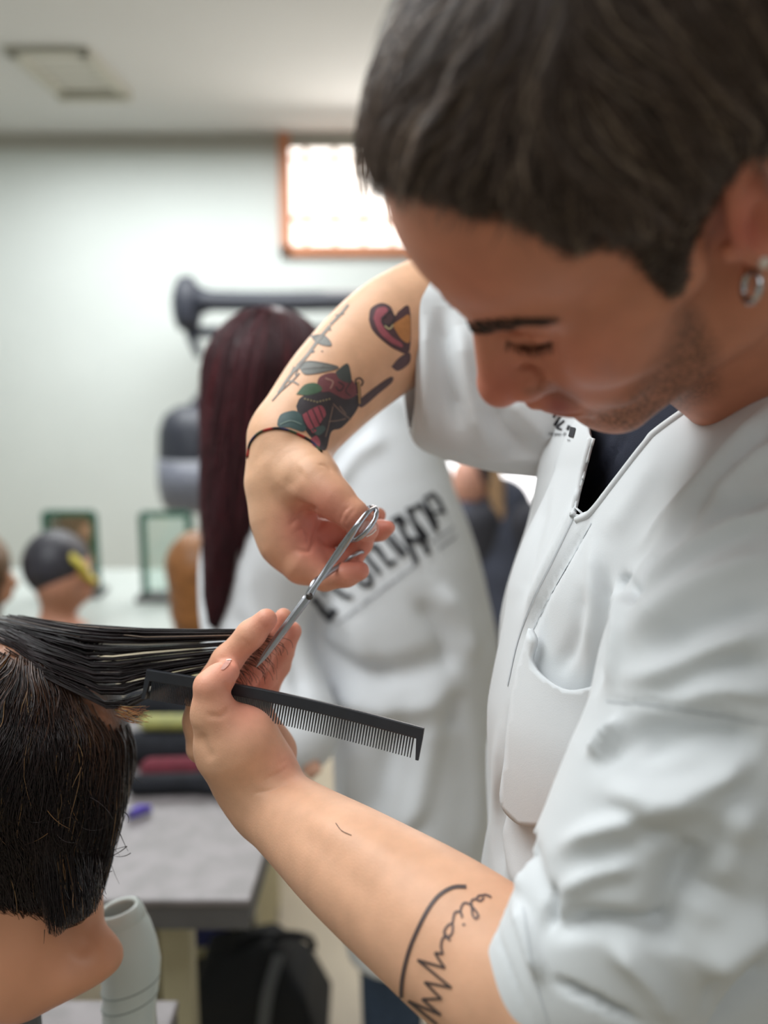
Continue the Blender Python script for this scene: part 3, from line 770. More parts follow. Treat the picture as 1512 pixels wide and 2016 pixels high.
# far sleeve: a loose tube round the raised right upper arm, hem towards the left
rings = []
SL = [(806, 692, 150, .832), (811, 698, 164, .832), (822, 704, 178, .832), (838, 708, 186, .83), (870, 716, 194, .825), (920, 722, 199, .82), (980, 728, 201, .81), (1060, 735, 198, .80), (1140, 750, 190, .79), (1220, 770, 170, .78)]
NS = 48
for j, (x, y, rpx_, d) in enumerate(SL):
    c = P(x, y, d); rv = rpx_*d/FPX; rd = (0.062, 0.066)[j] if j < 2 else 0.069+0.005*j/9
    for a in np.arange(NS)*2*math.pi/NS:
        sx = -0.030*(0.5-0.5*math.sin(a)) if j == 0 else 0.0
        wv = 1+0.035*math.sin(3*a+0.8*j)+0.02*math.sin(7*a-j)
        rings.append(c+np.array([0.006*math.cos(a)*(j == 0), rv*math.sin(a)*wv, rd*math.cos(a)*wv]))
rings = np.array(rings)
RQs = np.array([[j*NS+i, (j+1)*NS+i, (j+1)*NS+(i+1) % NS, j*NS+(i+1) % NS] for j in range(len(SL)-1) for i in range(NS)])
def subdiv(V, F):
    me = bpy.data.meshes.new('tmp'); me.from_pydata(V.tolist(), [], F.tolist()); o = bpy.data.objects.new('tmp', me); COL.objects.link(o)
    m = o.modifiers.new('s', 'SUBSURF'); m.levels = 3
    dg = bpy.context.evaluated_depsgraph_get(); e = o.evaluated_get(dg).to_mesh()
    v = np.array([x.co[:] for x in e.vertices]); q = np.array([p.vertices[:] for p in e.polygons])
    bpy.data.objects.remove(o); bpy.data.meshes.remove(me); return v, q
RSV, RSQ = subdiv(rings, RQs)
RSV = sculpt(RSV, RSQ, [([(870, 600), (880, 720), (905, 850)], 16, -0.010), ([(838, 620), (842, 760), (850, 860)], 14, 0.006),
    ([(905, 640), (925, 760), (960, 880)], 20, 0.009), ([(960, 790), (990, 850), (1040, 900)], 20, -0.008), ([(1000, 780), (1050, 830), (1090, 870)], 16, 0.006),
    ([(820, 600), (822, 740), (835, 860)], 8, -0.003), ([(930, 900), (1000, 905), (1080, 905)], 8, 0.003)])
cv_all, cq_all = merge([(CV, CQ2), (RSV, RSQ)])
coat = mk('coat', cv_all, cq_all, M_COAT, person); tag(coat, 'white short-sleeved work coat')
solid(coat, 0.0022, -1)
S_COAT = Surf(cv_all, cq_all)
# navy T-shirt inside the V
nf = Field(0.005)
nf.add(px_chain([(1330, 930, .69, 190), (1300, 1300, .70, 225), (1290, 1800, .70, 240)]), 0.03)
nf.add(px_chain([(1520, 880, .62, 200), (1385, 960, .65, 215)]), 0.03)
nf.add(seg(P(1480, 930, .61), P(1380, 1250, .68), 0.074, 0.10), 0.03)
nf.add(px_chain([(1300, 920, .75, 190), (1290, 1300, .75, 215)]), 0.03)
NV, NQ = nf.mesh(2)
NV = sculpt(NV, NQ, [([(1240, 850), (1190, 920), (1140, 1010)], 7, -0.003), ([(1215, 860), (1165, 950)], 7, 0.002)], 0, .9)
shirt = mk('shirt', NV, NQ, M_NAVY, person); tag(shirt, 'navy blue T-shirt in the coat neckline')
# collar band and lapel edges: rolled hems along the opening
def on_coat(poly, off=0.001, n=40, fallback=.6):
    out = []; last = fallback
    for q in spline(poly, n):
        l, nn = S_COAT.hit(*q)
        if l is None or abs(-l[2]-last) > .12: l = P(q[0], q[1], last); nn = nrm(-l)
        last = -l[2]; out.append(l+nn*off)
    return np.array(out)
for poly, r in (([(1159, 862), (1142, 930), (1124, 1014)], 0.0024), ([(1130, 1022), (1160, 1006), (1207, 947), (1264, 874), (1297, 841), (1420, 755), (1530, 684)], 0.0024)):
    p_ = on_coat(np.array(poly)+np.array([3, 3]), 0.0, 40, .62)
    tv, tf = tube(p_, r, 8); mk('hem', tv, tf, M_COAT, coat)
# chest pocket: a patch with a turned top band that gapes
PK = [(1062, 1238), (1072, 1262), (1064, 1300), (1082, 1330), (1130, 1356), (1196, 1346), (1196, 1400), (1160, 1480), (1155, 1610), (1125, 1616), (1060, 1618), (1030, 1608), (1006, 1570), (1014, 1490), (1020, 1420), (1034, 1330)]
TQ_ = CQ2[(-CV[CQ2][:, :, 2] > 0.535).all(1)]; S_TORSO = Surf(CV0, TQ_)
pv, pf = patch(S_TORSO, PK, 0.0055, 9)
pk = mk('pocket', pv, pf, M_COAT, coat); tag(pk, 'chest pocket with gaping mouth'); solid(pk, 0.004, -1)
S_PK = Surf(np.concatenate([pv, pv[:1]]), pf)
for poly, wd in (([(1068, 1246), (1062, 1300), (1082, 1334), (1130, 1360), (1196, 1350)], 5), ([(1070, 1375), (1110, 1392), (1180, 1392)], 1.6),
                 ([(1040, 1330), (1022, 1420), (1016, 1500), (1010, 1560), (1034, 1594)], 1.4), ([(1062, 1350), (1066, 1372)], 2), ([(1058, 1370), (1068, 1384)], 2),
                 ([(1052, 1262), (1066, 1268)], 2), ([(1044, 1282), (1060, 1290)], 2)):
    rv_, rf_ = ribbon(S_PK, poly, wd, 0.0008, 40)
    if len(rf_): mk('seam', rv_, rf_, M_THREAD if wd < 4 else M_COAT, coat)
# the placket and seams
for poly, wd in (([(1128, 1022), (1085, 1110), (1050, 1180), (1020, 1262), (1000, 1350)], 2.2), ([(1165, 1030), (1120, 1110), (1080, 1180), (1045, 1250)], 1.6),
                 ([(1195, 1381), (1300, 1391), (1400, 1406), (1512, 1426)], 2.5),
                 ([(1030, 1785), (1048, 1900), (1080, 2016)], 1.6)):
    rv_, rf_ = ribbon(S_COAT, poly, wd, 0.0006, 60)
    if len(rf_): mk('seam', rv_, rf_, M_THREAD, coat)
# print on the right breast: ... ria per P ... ni
def strokes(surf, items, off=0.0008):
    parts = []
    for poly, wd in items:
        v, f = ribbon(surf, poly, wd, off, max(4, 6*len(poly)))
        if len(f): parts.append((v, f))
    return merge(parts) if parts else (np.zeros((0, 3)), [])
CH = [([(1096, 808), (1090, 822)], 5), ([(1104, 820), (1091, 838)], 6), ([(1112, 828), (1098, 842), (1107, 846)], 4), ([(1122, 838), (1118, 847)], 5), ([(1130, 842), (1125, 861)], 10)]
for it in CH:
    sv, sf = strokes(S_COAT, [it])
    if len(sf): mk('printed_letter', sv, sf, M_PRINT, coat)
def text_on(surf, txt, x, y, size, ang, mat_, parent, shear=0.0, off=0.0008, xs=1.0):
    """words set in a plain sans font and laid on a surface; x, y is the baseline start in photo pixels"""
    cu = bpy.data.curves.new('t', 'FONT'); cu.body = txt; cu.size = 1; cu.resolution_u = 3
    o = bpy.data.objects.new('t', cu); COL.objects.link(o)
    dg = bpy.context.evaluated_depsgraph_get(); me = o.evaluated_get(dg).to_mesh()
    v2 = np.array([v.co[:2] for v in me.vertices]); fs = [list(p.vertices) for p in me.polygons]
    bpy.data.objects.remove(o); bpy.data.curves.remove(cu)
    ca, sa = math.cos(ang), math.sin(ang)
    X = (v2[:, 0]*xs+shear*v2[:, 1])*size; Y = -v2[:, 1]*size
    px = np.stack([x+X*ca-Y*sa, y+X*sa+Y*ca], 1); V = []; ok = []
    for q in px:
        l, n = surf.hit(*q); ok.append(l is not None); V.append(l+n*off if l is not None else np.zeros(3))
    fs = [f for f in fs if all(ok[i] for i in f)]
    if fs: tag(mk('printed_lettering', np.array(V), fs, mat_, parent, smooth=False), kind='stuff')
text_on(S_COAT, 'ria per P', 1079, 856, 10.5, 0.10, M_PRINT, coat)
text_on(S_COAT, 'ni', 1118, 869, 8, 0.08, M_PRINT, coat)
# trousers and shoes below the frame
M_DENIM = mat('denim', (70, 88, 116), rough=0.9, noise=0.18, nscale=120, bump=0.2, bscale=800)
def wseg(a, b, r1, r2): return seg(to_cam(np.array(a)), to_cam(np.array(b)), r1, r2)
tf_ = Field(0.008); bx, by = person_base[0], person_base[1]
hipx = to_world(P(1265, 2250, .70))
for s in (-0.09, 0.09):
    tf_.add(wseg((hipx[0], hipx[1]+s, hipx[2]), (hipx[0]+.01, hipx[1]+s*1.1, .5), .095, .07), .02)
    tf_.add(wseg((hipx[0]+.01, hipx[1]+s*1.1, .5), (hipx[0]+.03, hipx[1]+s*1.1, .09), .07, .05), .02)
TV, TQ = tf_.mesh(1); mk('trousers', TV, TQ, M_DENIM, person)
for s in (-0.1, 0.1):
    sf_ = Field(0.006); sf_.add(wseg((hipx[0]+.04, hipx[1]+s, .045), (hipx[0]-.14, hipx[1]+s, .038), .045, .037), .02); sf_.cut(to_cam(np.array([0, 0, 0.0])), to_cam(np.array([0, 0, -1.0]))-to_cam(np.array([0, 0, 0.0])))
    a_, b_ = sf_.mesh(1); mk('shoe', a_, b_, mat('shoe_white', (210, 208, 204), rough=0.6, noise=0.05), person)
person.location = (hipx[0], hipx[1], 0)
for ch in person.children:
    ch.location = Vector(person_base)-Vector(person.location)
# ---- tattoos, nails, bracelet (on the hairdresser's arms)
def ink(name, parts, rgbs, label, parent=body):
    vs_, fs_ = merge([(v, f) for v, f in parts]); cols = np.concatenate([np.tile(np.array(s2l(c)), (len(v), 1)) for (v, f), c in zip(parts, rgbs)])
    o = mk(name, vs_, fs_, M_INK, parent, cols=cols); tag(o, label, kind='stuff'); return o
tp, tc_ = [], []
def T_fill(poly, rgb, off=0.00030, surf=None, step=6):
    v, f = patch(surf or S_R, poly, off, step)
    if len(f): tp.append((v, f)); tc_.append(rgb)
def T_line(poly, wd, rgb, off=0.00050, surf=None, n=40):
    v, f = ribbon(surf or S_R, poly, wd, off, n)
    if len(f): tp.append((v, f)); tc_.append(rgb)
DK = (58, 52, 56); GR = (122, 114, 106); RD = (150, 74, 84); TE = (62, 84, 84)
T_fill([(583, 800), (592, 783), (620, 770), (650, 766), (690, 770), (708, 788), (697, 815), (672, 842), (652, 850), (642, 884), (630, 884), (618, 868), (603, 850), (590, 825)], DK)
T_fill([(703, 790), (730, 768), (768, 742), (772, 752), (745, 775), (712, 802)], (84, 66, 68))
T_fill([(770, 722), (786, 704), (806, 694), (806, 714), (784, 730)], (92, 70, 74))
T_fill([(623, 760), (630, 742), (655, 734), (685, 742), (701, 760), (702, 776), (680, 786), (650, 772), (634, 772)], (112, 64, 68), 0.00040)
T_fill([(660, 733), (683, 716), (690, 735), (690, 754), (668, 747)], (70, 74, 72), 0.00045)
T_fill([(583, 777), (600, 758), (622, 755), (634, 768), (610, 778)], (66, 92, 68), 0.00042)
T_fill([(547, 827), (555, 815), (580, 809), (594, 820), (602, 842), (595, 850), (570, 842), (548, 840)], TE, 0.00042)
T_fill([(594, 818), (612, 806), (632, 799), (641, 815), (632, 830), (618, 853), (605, 840)], RD, 0.00048)
T_fill([(610, 866), (622, 858), (630, 872), (626, 882), (616, 878)], RD, 0.00048)
T_fill([(612, 845), (634, 838), (640, 846), (625, 858)], (70, 86, 84), 0.00050)
T_fill([(590, 724), (605, 712), (640, 716), (666, 724), (640, 732), (602, 737)], (104, 104, 98))
T_fill([(612, 662), (638, 661), (652, 680), (628, 677)], (108, 106, 100))
for c in ([(594, 818), (600, 836), (612, 850)], [(604, 811), (612, 830), (620, 846)], [(615, 806), (622, 822), (628, 836)], [(626, 801), (632, 815), (635, 825)]): T_line(c, 2.0, DK, 0.0007)
T_line([(552, 836), (572, 829), (594, 836)], 2, (120, 138, 130), 0.0007)
for c, wd in (([(590, 724), (605, 712), (640, 716), (666, 724), (640, 732), (602, 737), (590, 724)], 2), ([(596, 727), (630, 724), (664, 724)], 2), ([(612, 662), (638, 661), (652, 680), (628, 677), (612, 662)], 2),
              ([(686, 600), (668, 622), (650, 640)], 5), ([(660, 622), (678, 618)], 2.2), ([(650, 642), (628, 668), (605, 700), (585, 722)], 6), ([(612, 690), (595, 712), (570, 742), (548, 775)], 5),
              ([(590, 735), (574, 752), (552, 772), (536, 790)], 2.4), ([(566, 750), (578, 752), (588, 758)], 3), ([(595, 712), (582, 738), (590, 736)], 2.2), ([(580, 722), (570, 742)], 3)):
    T_line(c, wd, GR if wd > 2.5 else (96, 90, 86))
for x, y, r in ((614, 692, 6), (634, 692, 2.5), (650, 650, 3), (636, 720, 2)): T_fill([(x-r, y), (x, y-r*.6), (x+r, y), (x, y+r*.6)], (96, 88, 86))
T_line([(640, 745), (655, 752), (650, 766)], 3, (160, 120, 110), 0.0006); T_line([(665, 752), (676, 760), (668, 770), (660, 762)], 2.4, DK, 0.0006); T_line([(690, 752), (680, 770), (690, 780)], 2, DK, 0.0006)
for k in range(9):
    x0, y0 = 600+k*6, 792-abs(k-4)*1.5; T_fill([(x0-2, y0), (x0, y0-2), (x0+2, y0), (x0, y0+2)], (142, 128, 98), 0.0006)
for c in ([(655, 800), (648, 830), (640, 860)], [(655, 795), (672, 812), (690, 826)], [(668, 800), (680, 815)], [(646, 830), (664, 828), (680, 824)]): T_line(c, 1.8, (136, 112, 100), 0.0006)
T_line([(703, 752), (706, 770), (707, 795)], 7, DK, 0.0005); T_line([(704, 752), (706, 770), (707, 795)], 3.4, (178, 138, 90), 0.0007)
T_line([(700, 758), (700, 748), (708, 745), (714, 752), (710, 760)], 3, DK, 0.0006)
# ornament near the elbow
T_fill([(726, 630), (730, 608), (750, 597), (769, 604), (777, 622), (786, 612), (806, 606), (806, 690), (780, 689), (752, 670), (733, 650)], (82, 58, 62))
T_fill([(735, 627), (742, 609), (758, 605), (764, 617), (750, 634), (770, 662), (790, 676), (790, 684), (765, 672), (745, 652)], (156, 82, 92), 0.00045)
T_fill([(772, 640), (790, 628), (806, 622), (806, 672), (790, 668)], (184, 124, 74), 0.00046)
T_line([(756, 622), (768, 614), (776, 626), (768, 640), (754, 638), (752, 626), (760, 624)], 3, DK, 0.0007); T_line([(757, 642), (766, 648), (774, 640)], 3, (186, 170, 130), 0.0007)
ink('tattoo', tp, tc_, 'rose, leaf and ornament tattoo in red, green and black')
tp, tc_ = [], []
z6 = lambda L_: [(780+u*.1852, 1720+v*.1852) for u, v in L_]
T_line(z6([(745, 142), (600, 150), (450, 240), (330, 400), (210, 640), (130, 850), (72, 1100), (58, 1300), (82, 1460)]), 7.5, (74, 58, 56), surf=S_L, n=80)
for c, wd in (([(1010, 255), (960, 232), (930, 228)], 4), ([(935, 232), (872, 242), (862, 282), (900, 292), (932, 258)], 4),
              ([(868, 268), (802, 290), (806, 350), (846, 400), (872, 452), (846, 480), (812, 440), (802, 360), (770, 322), (720, 318), (692, 360), (684, 405)], 4.2),
              ([(702, 472), (690, 422), (650, 405), (618, 432), (600, 525)], 4.2), ([(600, 525), (548, 556), (512, 622), (540, 682), (592, 640), (604, 560), (596, 530)], 4.2), ([(545, 660), (572, 715)], 4.5),
              ([(536, 640), (492, 702), (480, 780), (500, 852)], 4.5)):
    T_line(z6(c), wd, (84, 66, 64), surf=S_L, n=60)
zz = [(500, 852), (415, 840), (450, 900), (522, 1002), (230, 915), (592, 1212), (305, 1150), (486, 1328), (280, 1330), (482, 1500), (130, 1350), (440, 1600)]
for a, b in zip(zz[:-1], zz[1:]): T_line(z6([a, b]), 5, (72, 58, 54), surf=S_L, n=14)
T_fill(z6([(700, 545), (718, 528), (738, 543), (718, 560)]), (84, 66, 64), surf=S_L, step=3)
ink('tattoo', tp, tc_, 'black armband line and handwritten script tattoo')
M_NAIL = mat('fingernail', (222, 170, 158), rough=0.22, coat=0.6, noise=0.03)
for surf, poly, tip in ((S_R, [(708, 1041), (716, 1027), (726, 1026), (739, 1033), (740, 1042), (731, 1051), (722, 1056), (708, 1048)], [(721, 1055), (731, 1050), (739, 1042)]),
                        (S_L, [(434, 1319), (439, 1309), (447, 1300), (455, 1299), (450, 1309), (441, 1318)], [(446, 1301), (455, 1300)])):
    v, f = patch(surf, poly, 0.0005, 4)
    if len(f): mk('fingernail', v, f, M_NAIL, body)
    v, f = ribbon(surf, tip, 2.2, 0.0009, 10)
    if len(f): mk('nail_edge', v, f, mat('nail_tip', (236, 222, 212), rough=0.3, noise=.02), body)
# braided thread bracelet round the right wrist
arc = spline([(489, 898), (494, 872), (512, 852), (540, 844), (566, 847), (592, 858), (614, 872), (632, 890)], 40); fr, bk = [], []
for x, y in arc:
    l, n = S_R.hit(x, y)
    if l is None: continue
    fr.append(l+n*0.0007)
    o_ = Vector(P(x, y+14, 1.3)); l2, n2, _, _ = S_R.t.ray_cast(o_, (-o_).normalized())
    if l2 is not None: bk.append(np.array(l2)+np.array(n2)*0.0007)
loop = np.array(fr+bk[::-1]+fr[:1]); tv, tf = tube(loop, 0.0011, 6, False)
bc = np.array([[s2l((150, 40, 34)), s2l((34, 30, 30)), s2l((40, 38, 70)), s2l((60, 70, 50))][(i//18) % 4] for i in range(len(tv))])
tag(mk('bracelet', tv, tf, mat('braided_thread', attr=True, rough=0.9, noise=0.3, nscale=900), person, cols=bc), 'thin braided red and black thread bracelet')
# one cut hair lying on the forearm
hp_ = [S_L.hit(*q) for q in spline([(661, 1621), (673, 1636), (692, 1645)], 12)]; hp_ = np.array([l+n*0.0004 for l, n in hp_ if l is not None])
tv, tf = tube(hp_, 0.00022, 5); tag(mk('hair_clipping', tv, tf, mat('clipping', (48, 34, 32), rough=.5, noise=.1)), 'single dark hair clipping lying on the bare forearm', 'hair')

# ------------------------------------------------------------------ comb
M_COMB = mat('black_comb_plastic', (38, 40, 46), rough=0.38, noise=0.12, nscale=80, bump=0.05, bscale=400)
CA, CB = P(290, 1317, .652), P(836, 1433, .612)
cx_ = nrm(CB-CA); CL = np.linalg.norm(CB-CA); cdn = P(823, 1492, .612)-P(836, 1433, .612); cdn = nrm(cdn-cx_*(cdn@cx_)); cz_ = np.cross(cx_, cdn)
comb_o = to_world(CA)
comb = empty('comb', to_world(CA+cdn*0.022), 'black plastic hair comb with coarse and fine teeth under the thumb', 'comb')
def comb_box(u0, u1, v0, v1, u2=None, u3=None, th=0.0034, th2=None):
    """a slab from v0 to v1 across, u0..u1 along at the top, u2..u3 at the bottom"""
    u2 = u0 if u2 is None else u2; u3 = u1 if u3 is None else u3; th2 = th if th2 is None else th2
    V = [];
    for (u, v, t) in ((u0, v0, th), (u1, v0, th), (u3, v1, th2), (u2, v1, th2)):
        for s in (-.5, .5): V.append(CA+cx_*u+cdn*v+cz_*s*t)
    return np.array(V), [[0, 2, 3, 1], [2, 4, 5, 3], [4, 6, 7, 5], [6, 0, 1, 7], [0, 6, 4, 2], [1, 3, 5, 7]]
def topv(u): t = u/CL; return -0.0035*math.sin(math.pi*t)
parts_ = []
NSEG = 24
sv_, sf_ = [], []
for i in range(NSEG+1):
    u = CL*i/NSEG; t0 = topv(u)
    for v in (t0, t0+0.0088):
        for s in (-.5, .5): sv_.append(CA+cx_*u+cdn*v+cz_*s*(0.0042 if v < 0.005 else 0.0032))
for i in range(NSEG):
    a = i*4; b = a+4; sf_ += [[a, b, b+1, a+1], [a+2, a+3, b+3, b+2], [a, a+2, b+2, b], [a+1, b+1, b+3, a+3]]
sf_ += [[0, 1, 3, 2], [NSEG*4, NSEG*4+2, NSEG*4+3, NSEG*4+1]]
bevel(mk('spine', np.array(sv_), sf_, M_COMB, comb, smooth=False), 0.0008)
mk('end_guard', *comb_box(0.0, 0.0042, 0.006, 0.0225, 0.0, 0.0026), M_COMB, comb, smooth=False)
mk('end_guard', *comb_box(CL-0.0048, CL, 0.006, 0.0232, CL-0.0026, CL-0.0004), M_COMB, comb, smooth=False)
half = CL*0.47
me_t = {}
def tooth(u, wd, ln):
    t0 = topv(u)+0.0080
    v, f = comb_box(u-wd/2, u+wd/2, t0, t0+ln, u-wd*.28, u+wd*.28, 0.0026, 0.0012)
    if (wd, ln) not in me_t:
        o = mk('tooth', v, f, M_COMB, comb, smooth=False); me_t[(wd, ln)] = (o, u, t0); return
    o0, uu, tt = me_t[(wd, ln)]; o = o0.copy(); COL.objects.link(o)
    sh = to_world(cx_*(u-uu)+cdn*(t0-tt))-to_world(np.zeros(3)); o.location = tuple(np.array(o0.location)+sh)
u = 0.0062
while u < half: tooth(u, 0.00075, 0.0146); u += 0.00130
u = half+0.0008
while u < CL-0.0058: tooth(u, 0.00115, 0.0150); u += 0.00212

# ------------------------------------------------------------------ scissors
M_BLADE = mat('scissor_steel', (172, 174, 180), rough=0.26, metal=1.0, noise=0.06, nscale=200)
def bar(pts, wid, thk):
    pts = np.asarray(pts, float); n = len(pts); T_ = nrm(np.gradient(pts, axis=0)); V, F = [], []
    for p, t, a, b in zip(pts, T_, wid, thk):
        vw_ = nrm(-p); sd_ = nrm(np.cross(t, vw_)); up = np.cross(sd_, t)
        for k in range(8):
            an = math.pi/8+k*math.pi/4; V.append(p+sd_*a*math.cos(an)+up*b*math.sin(an))
    for i in range(n-1):
        for k in range(8): F.append([i*8+k, i*8+(k+1) % 8, i*8+8+(k+1) % 8, i*8+8+k])
    F.append(list(range(8))[::-1]); F.append([(n-1)*8+k for k in range(8)]); return np.array(V), F
sc = empty('scissors', to_world(P(505, 1312, .644)), 'slim steel hairdressing scissors held by the thumb ring', 'scissors')
def sc_bar(name, px, wid, thk, n=28):
    q = spline(np.array([[*P(x, y, d), a] for (x, y, d), a in zip(px, wid)]), n)
    return mk(name, *bar(q[:, :3], q[:, 3], np.full(len(q), thk)), M_BLADE, sc)
sc_bar('blade', [(610, 1172, .650), (585, 1206, .6485), (545, 1260, .6465), (520, 1294, .645), (504, 1314, .644)], [.0030, .0030, .0026, .0018, .0004], .0011)
sc_bar('blade', [(604, 1176, .6535), (578, 1210, .652), (545, 1254, .650), (522, 1284, .6485), (508, 1306, .6475)], [.0028, .0028, .0025, .0017, .0004], .0011)
sc_bar('shank', [(607, 1176, .650), (622, 1152, .651), (645, 1118, .653), (668, 1086, .652), (686, 1060, .6490), (704, 1034, .6460), (722, 1011, .651), (737, 1000, .663)], [.0030, .0024, .0028, .0034, .0032, .0024, .0020, .0012], .0015)
sc_bar('shank', [(607, 1174, .6535), (622, 1146, .657), (650, 1126, .675), (672, 1112, .690)], [.0030, .0030, .0024, .0022], .0014)
def sc_ring(c, u_, v_, r=0.0019):
    pts = [c+u_*math.cos(a)+v_*math.sin(a) for a in np.linspace(0, 2*math.pi, 33)]
    tv, tf = tube(pts, r, 10, False); return mk('finger_ring', tv, tf, M_BLADE, sc)
u_ = (P(737, 1000, .667)-P(690, 1062, .664))/2
ringn = nrm(P(724, 1045, .672)-P(692, 1010, .664)); v_ = nrm(np.cross(ringn, u_))*0.0150
sc_ring((P(737, 1000, .667)+P(690, 1062, .664))/2, u_, v_, 0.0021)
sc_ring(P(694, 1104, .703), nrm(P(700, 1092, .703)-P(672, 1112, .703))*0.0112, np.array([0, 0.004, 0.0108]), 0.0016)
pv_, pf_ = lathe([(0.0001, 0.0012), (0.0022, 0.0012), (0.0027, 0.0004), (0.0027, -0.0008)], 14)
mk('pivot_screw', pv_+P(609, 1174, .6478), pf_, mat('screw', (90, 86, 84), rough=0.35, metal=1.0, noise=.05), sc)

# ------------------------------------------------------------------ training head with wet dark hair
M_MSKIN = mat('mannequin_vinyl', (216, 152, 118), rough=0.42, noise=0.06, nscale=14, sss=0.08, rgb2=None)
M_MHAIR = mat('wet_dark_hair', attr=True, rough=0.18, spec=0.5)
mf = Field(0.004)
mf.add(ell(P(15, 1500, .70), (0.088, 0.104, 0.092)), 0.02)
mf.add(ell(P(-120, 1600, .69), (0.06, 0.08, 0.06)), 0.03)
mf.add(px_limb([(45, 1620, .70, 122), (52, 1780, .70, 116), (52, 1880, .70, 120)], 10), 0.02)
mf.add(px_limb([(20, 1900, .70, 105), (110, 1895, .69, 66), (190, 1900, .685, 46)], 8), 0.018)
mf.add(px_limb([(20, 1900, .70, 105), (-110, 1895, .70, 66), (-190, 1900, .69, 46)], 8), 0.018)
mf.cut(P(160, 1966, .66), (0.46, -0.89, 0.12), 0.012); mf.cut(P(-60, 1990, .66), (-0.46, -0.89, 0.12), 0.012)
MV, MQ = mf.mesh(3)
MV = sculpt(MV, MQ, [([(120, 1800), (150, 1850), (180, 1880)], 26, -0.003), ([(70, 1860), (120, 1890), (140, 1930)], 24, -0.002)])
MB = to_world(MV); man_base = np.array([MB[:, 0].mean(), MB[:, 1].mean(), MB[:, 2].min()])
man = empty('hair_mannequin', man_base, 'training mannequin head with short wet dark hair and bare vinyl shoulders', 'mannequin')
mk('bust', MV, MQ, M_MSKIN, man)
sf2 = Field(0.004)
sf2.add(ell(P(5, 1472, .70), (0.097, 0.106, 0.102)), 0.02)
sf2.add(px_chain([(85, 1500, .685, 158), (100, 1610, .675, 112), (126, 1710, .672, 60), (138, 1765, .668, 34)]), 0.02)
sf2.add(px_chain([(-40, 1620, .67, 110), (20, 1690, .665, 60), (60, 1715, .66, 36)]), 0.03)
SV, SQ = sf2.mesh(3); S_M = Surf(SV, SQ)
shell_c = np.tile(np.array(s2l((24, 17, 17))), (len(SV), 1)); spx = proj(SV)
part_line = np.array([(-60, 1282), (0, 1278), (60, 1284), (110, 1306), (150, 1342), (185, 1388), (215, 1420)])
pd_, _ = seg_dist(spx, part_line); shell_c += (np.array(s2l((150, 98, 66)))-shell_c)*(0.9*np.exp(-(pd_/20)**2))[:, None]
tag(mk('hair_base', SV, SQ, mat('wet_hair_base', attr=True, rough=0.4, noise=0.3, nscale=90, bump=0.5, bscale=260), man, cols=shell_c), 'dark scalp hair with brown parting')
MFLOW = [(60, 1330, -.15, 1), (0, 1320, -.4, .9), (130, 1380, .05, 1), (190, 1430, .25, .97), (240, 1480, .15, 1), (255, 1560, -.15, 1), (230, 1640, -.3, .95), (190, 1720, -.15, 1),
         (100, 1500, -.05, 1), (20, 1480, -.3, .95), (120, 1620, .1, 1), (60, 1640, .25, .95), (0, 1620, .35, .9), (150, 1760, .1, 1), (170, 1560, .0, 1), (0, 1560, -.1, 1)]
def mdir(q, t):
    f = flow_at(proj(q), MFLOW); return np.stack([f[:, 0], -f[:, 1], np.full(len(f), 0.02)], 1)
below = np.zeros(len(SV), bool); NSV = normals(SV, SQ); fac = (-nrm(SV)*NSV).sum(1) > -0.25
py_line = np.interp(spx[:, 0], part_line[:, 0], part_line[:, 1]); below = (spx[:, 1] > py_line+2) & fac & (spx[:, 0] > -260)
mr = sample_faces(SV, SQ, below, 5200)
ml = RNG.uniform(0.035, 0.085, len(mr)); mh = RNG.uniform(0.001, 0.009, len(mr))
mst = grow(mr, S_M, mdir, ml, mh, 8, 0.0060, 0.8)
def strand_cols(n, base, hi, frac):
    c = np.array(s2l(base))*RNG.uniform(0.5, 1.6, (n, 1)); k = RNG.random(n) < frac; c[k] = np.array(s2l(hi))*RNG.uniform(0.4, 1.1, (k.sum(), 1)); return c
R8 = np.linspace(1, .3, 8)[None]
mv_, mq_ = tubes(mst, R8*RNG.uniform(0.0003, 0.00075, len(mst))[:, None])
mc = strand_cols(len(mst), (38, 28, 28), (160, 124, 86), 0.035)
rp = proj(mr); nearp = np.exp(-(seg_dist(rp, part_line)[0]/30)**2); mc += (np.array(s2l((112, 74, 50)))-mc)*(nearp*RNG.uniform(0, .7, len(mr)))[:, None]
tag(mk('hair', mv_, mq_, M_MHAIR, man, cols=np.repeat(mc, 24, 0)), 'combed wet dark hair with a few blond strands', kind='stuff')
# spiky nape ends and loose wisps
nst = []
for i in range(620):
    t = random.random(); x0 = 70+t*125+random.gauss(0, 6); y0 = 1665+random.uniform(0, 75)
    x1 = 84+t*112+random.gauss(0, 7); yb = np.interp(x1, [60, 95, 110, 150, 185, 205], [1740, 1838, 1846, 1818, 1800, 1770]); y1 = yb-random.random()**2*70
    l, n = S_M.hit(x0, min(y0, 1740)); d0 = -l[2] if l is not None else .64
    d1 = .632-0.006*random.random()
    q = [P(x0+(x1-x0)*s+random.gauss(0, .6)+6*math.sin(s*3+i)*.3, y0+(y1-y0)*s, d0-.002+(d1-d0)*s) for s in np.linspace(0, 1, 8)]; nst.append(q)
for i in range(46):
    x0, y0 = random.uniform(90, 262), random.uniform(1500, 1740); a = random.uniform(0.3, 2.9); L_ = random.uniform(25, 80); k = random.uniform(-2.2, 2.2)
    l, n = S_M.hit(min(x0, 250), min(y0, 1700)); d0 = (-l[2] if l is not None else .66)-random.uniform(.003, .012)
    pts = []; x, y, aa = x0, y0, a
    for s in range(8): pts.append(P(x, y, d0)); x += math.cos(aa)*L_/7; y += math.sin(aa)*L_/7; aa += k/7
    nst.append(pts)
nst.append([P(x, y, .628) for x, y in spline([(88, 1830), (86, 1858), (82, 1866)], 14)[:8]])
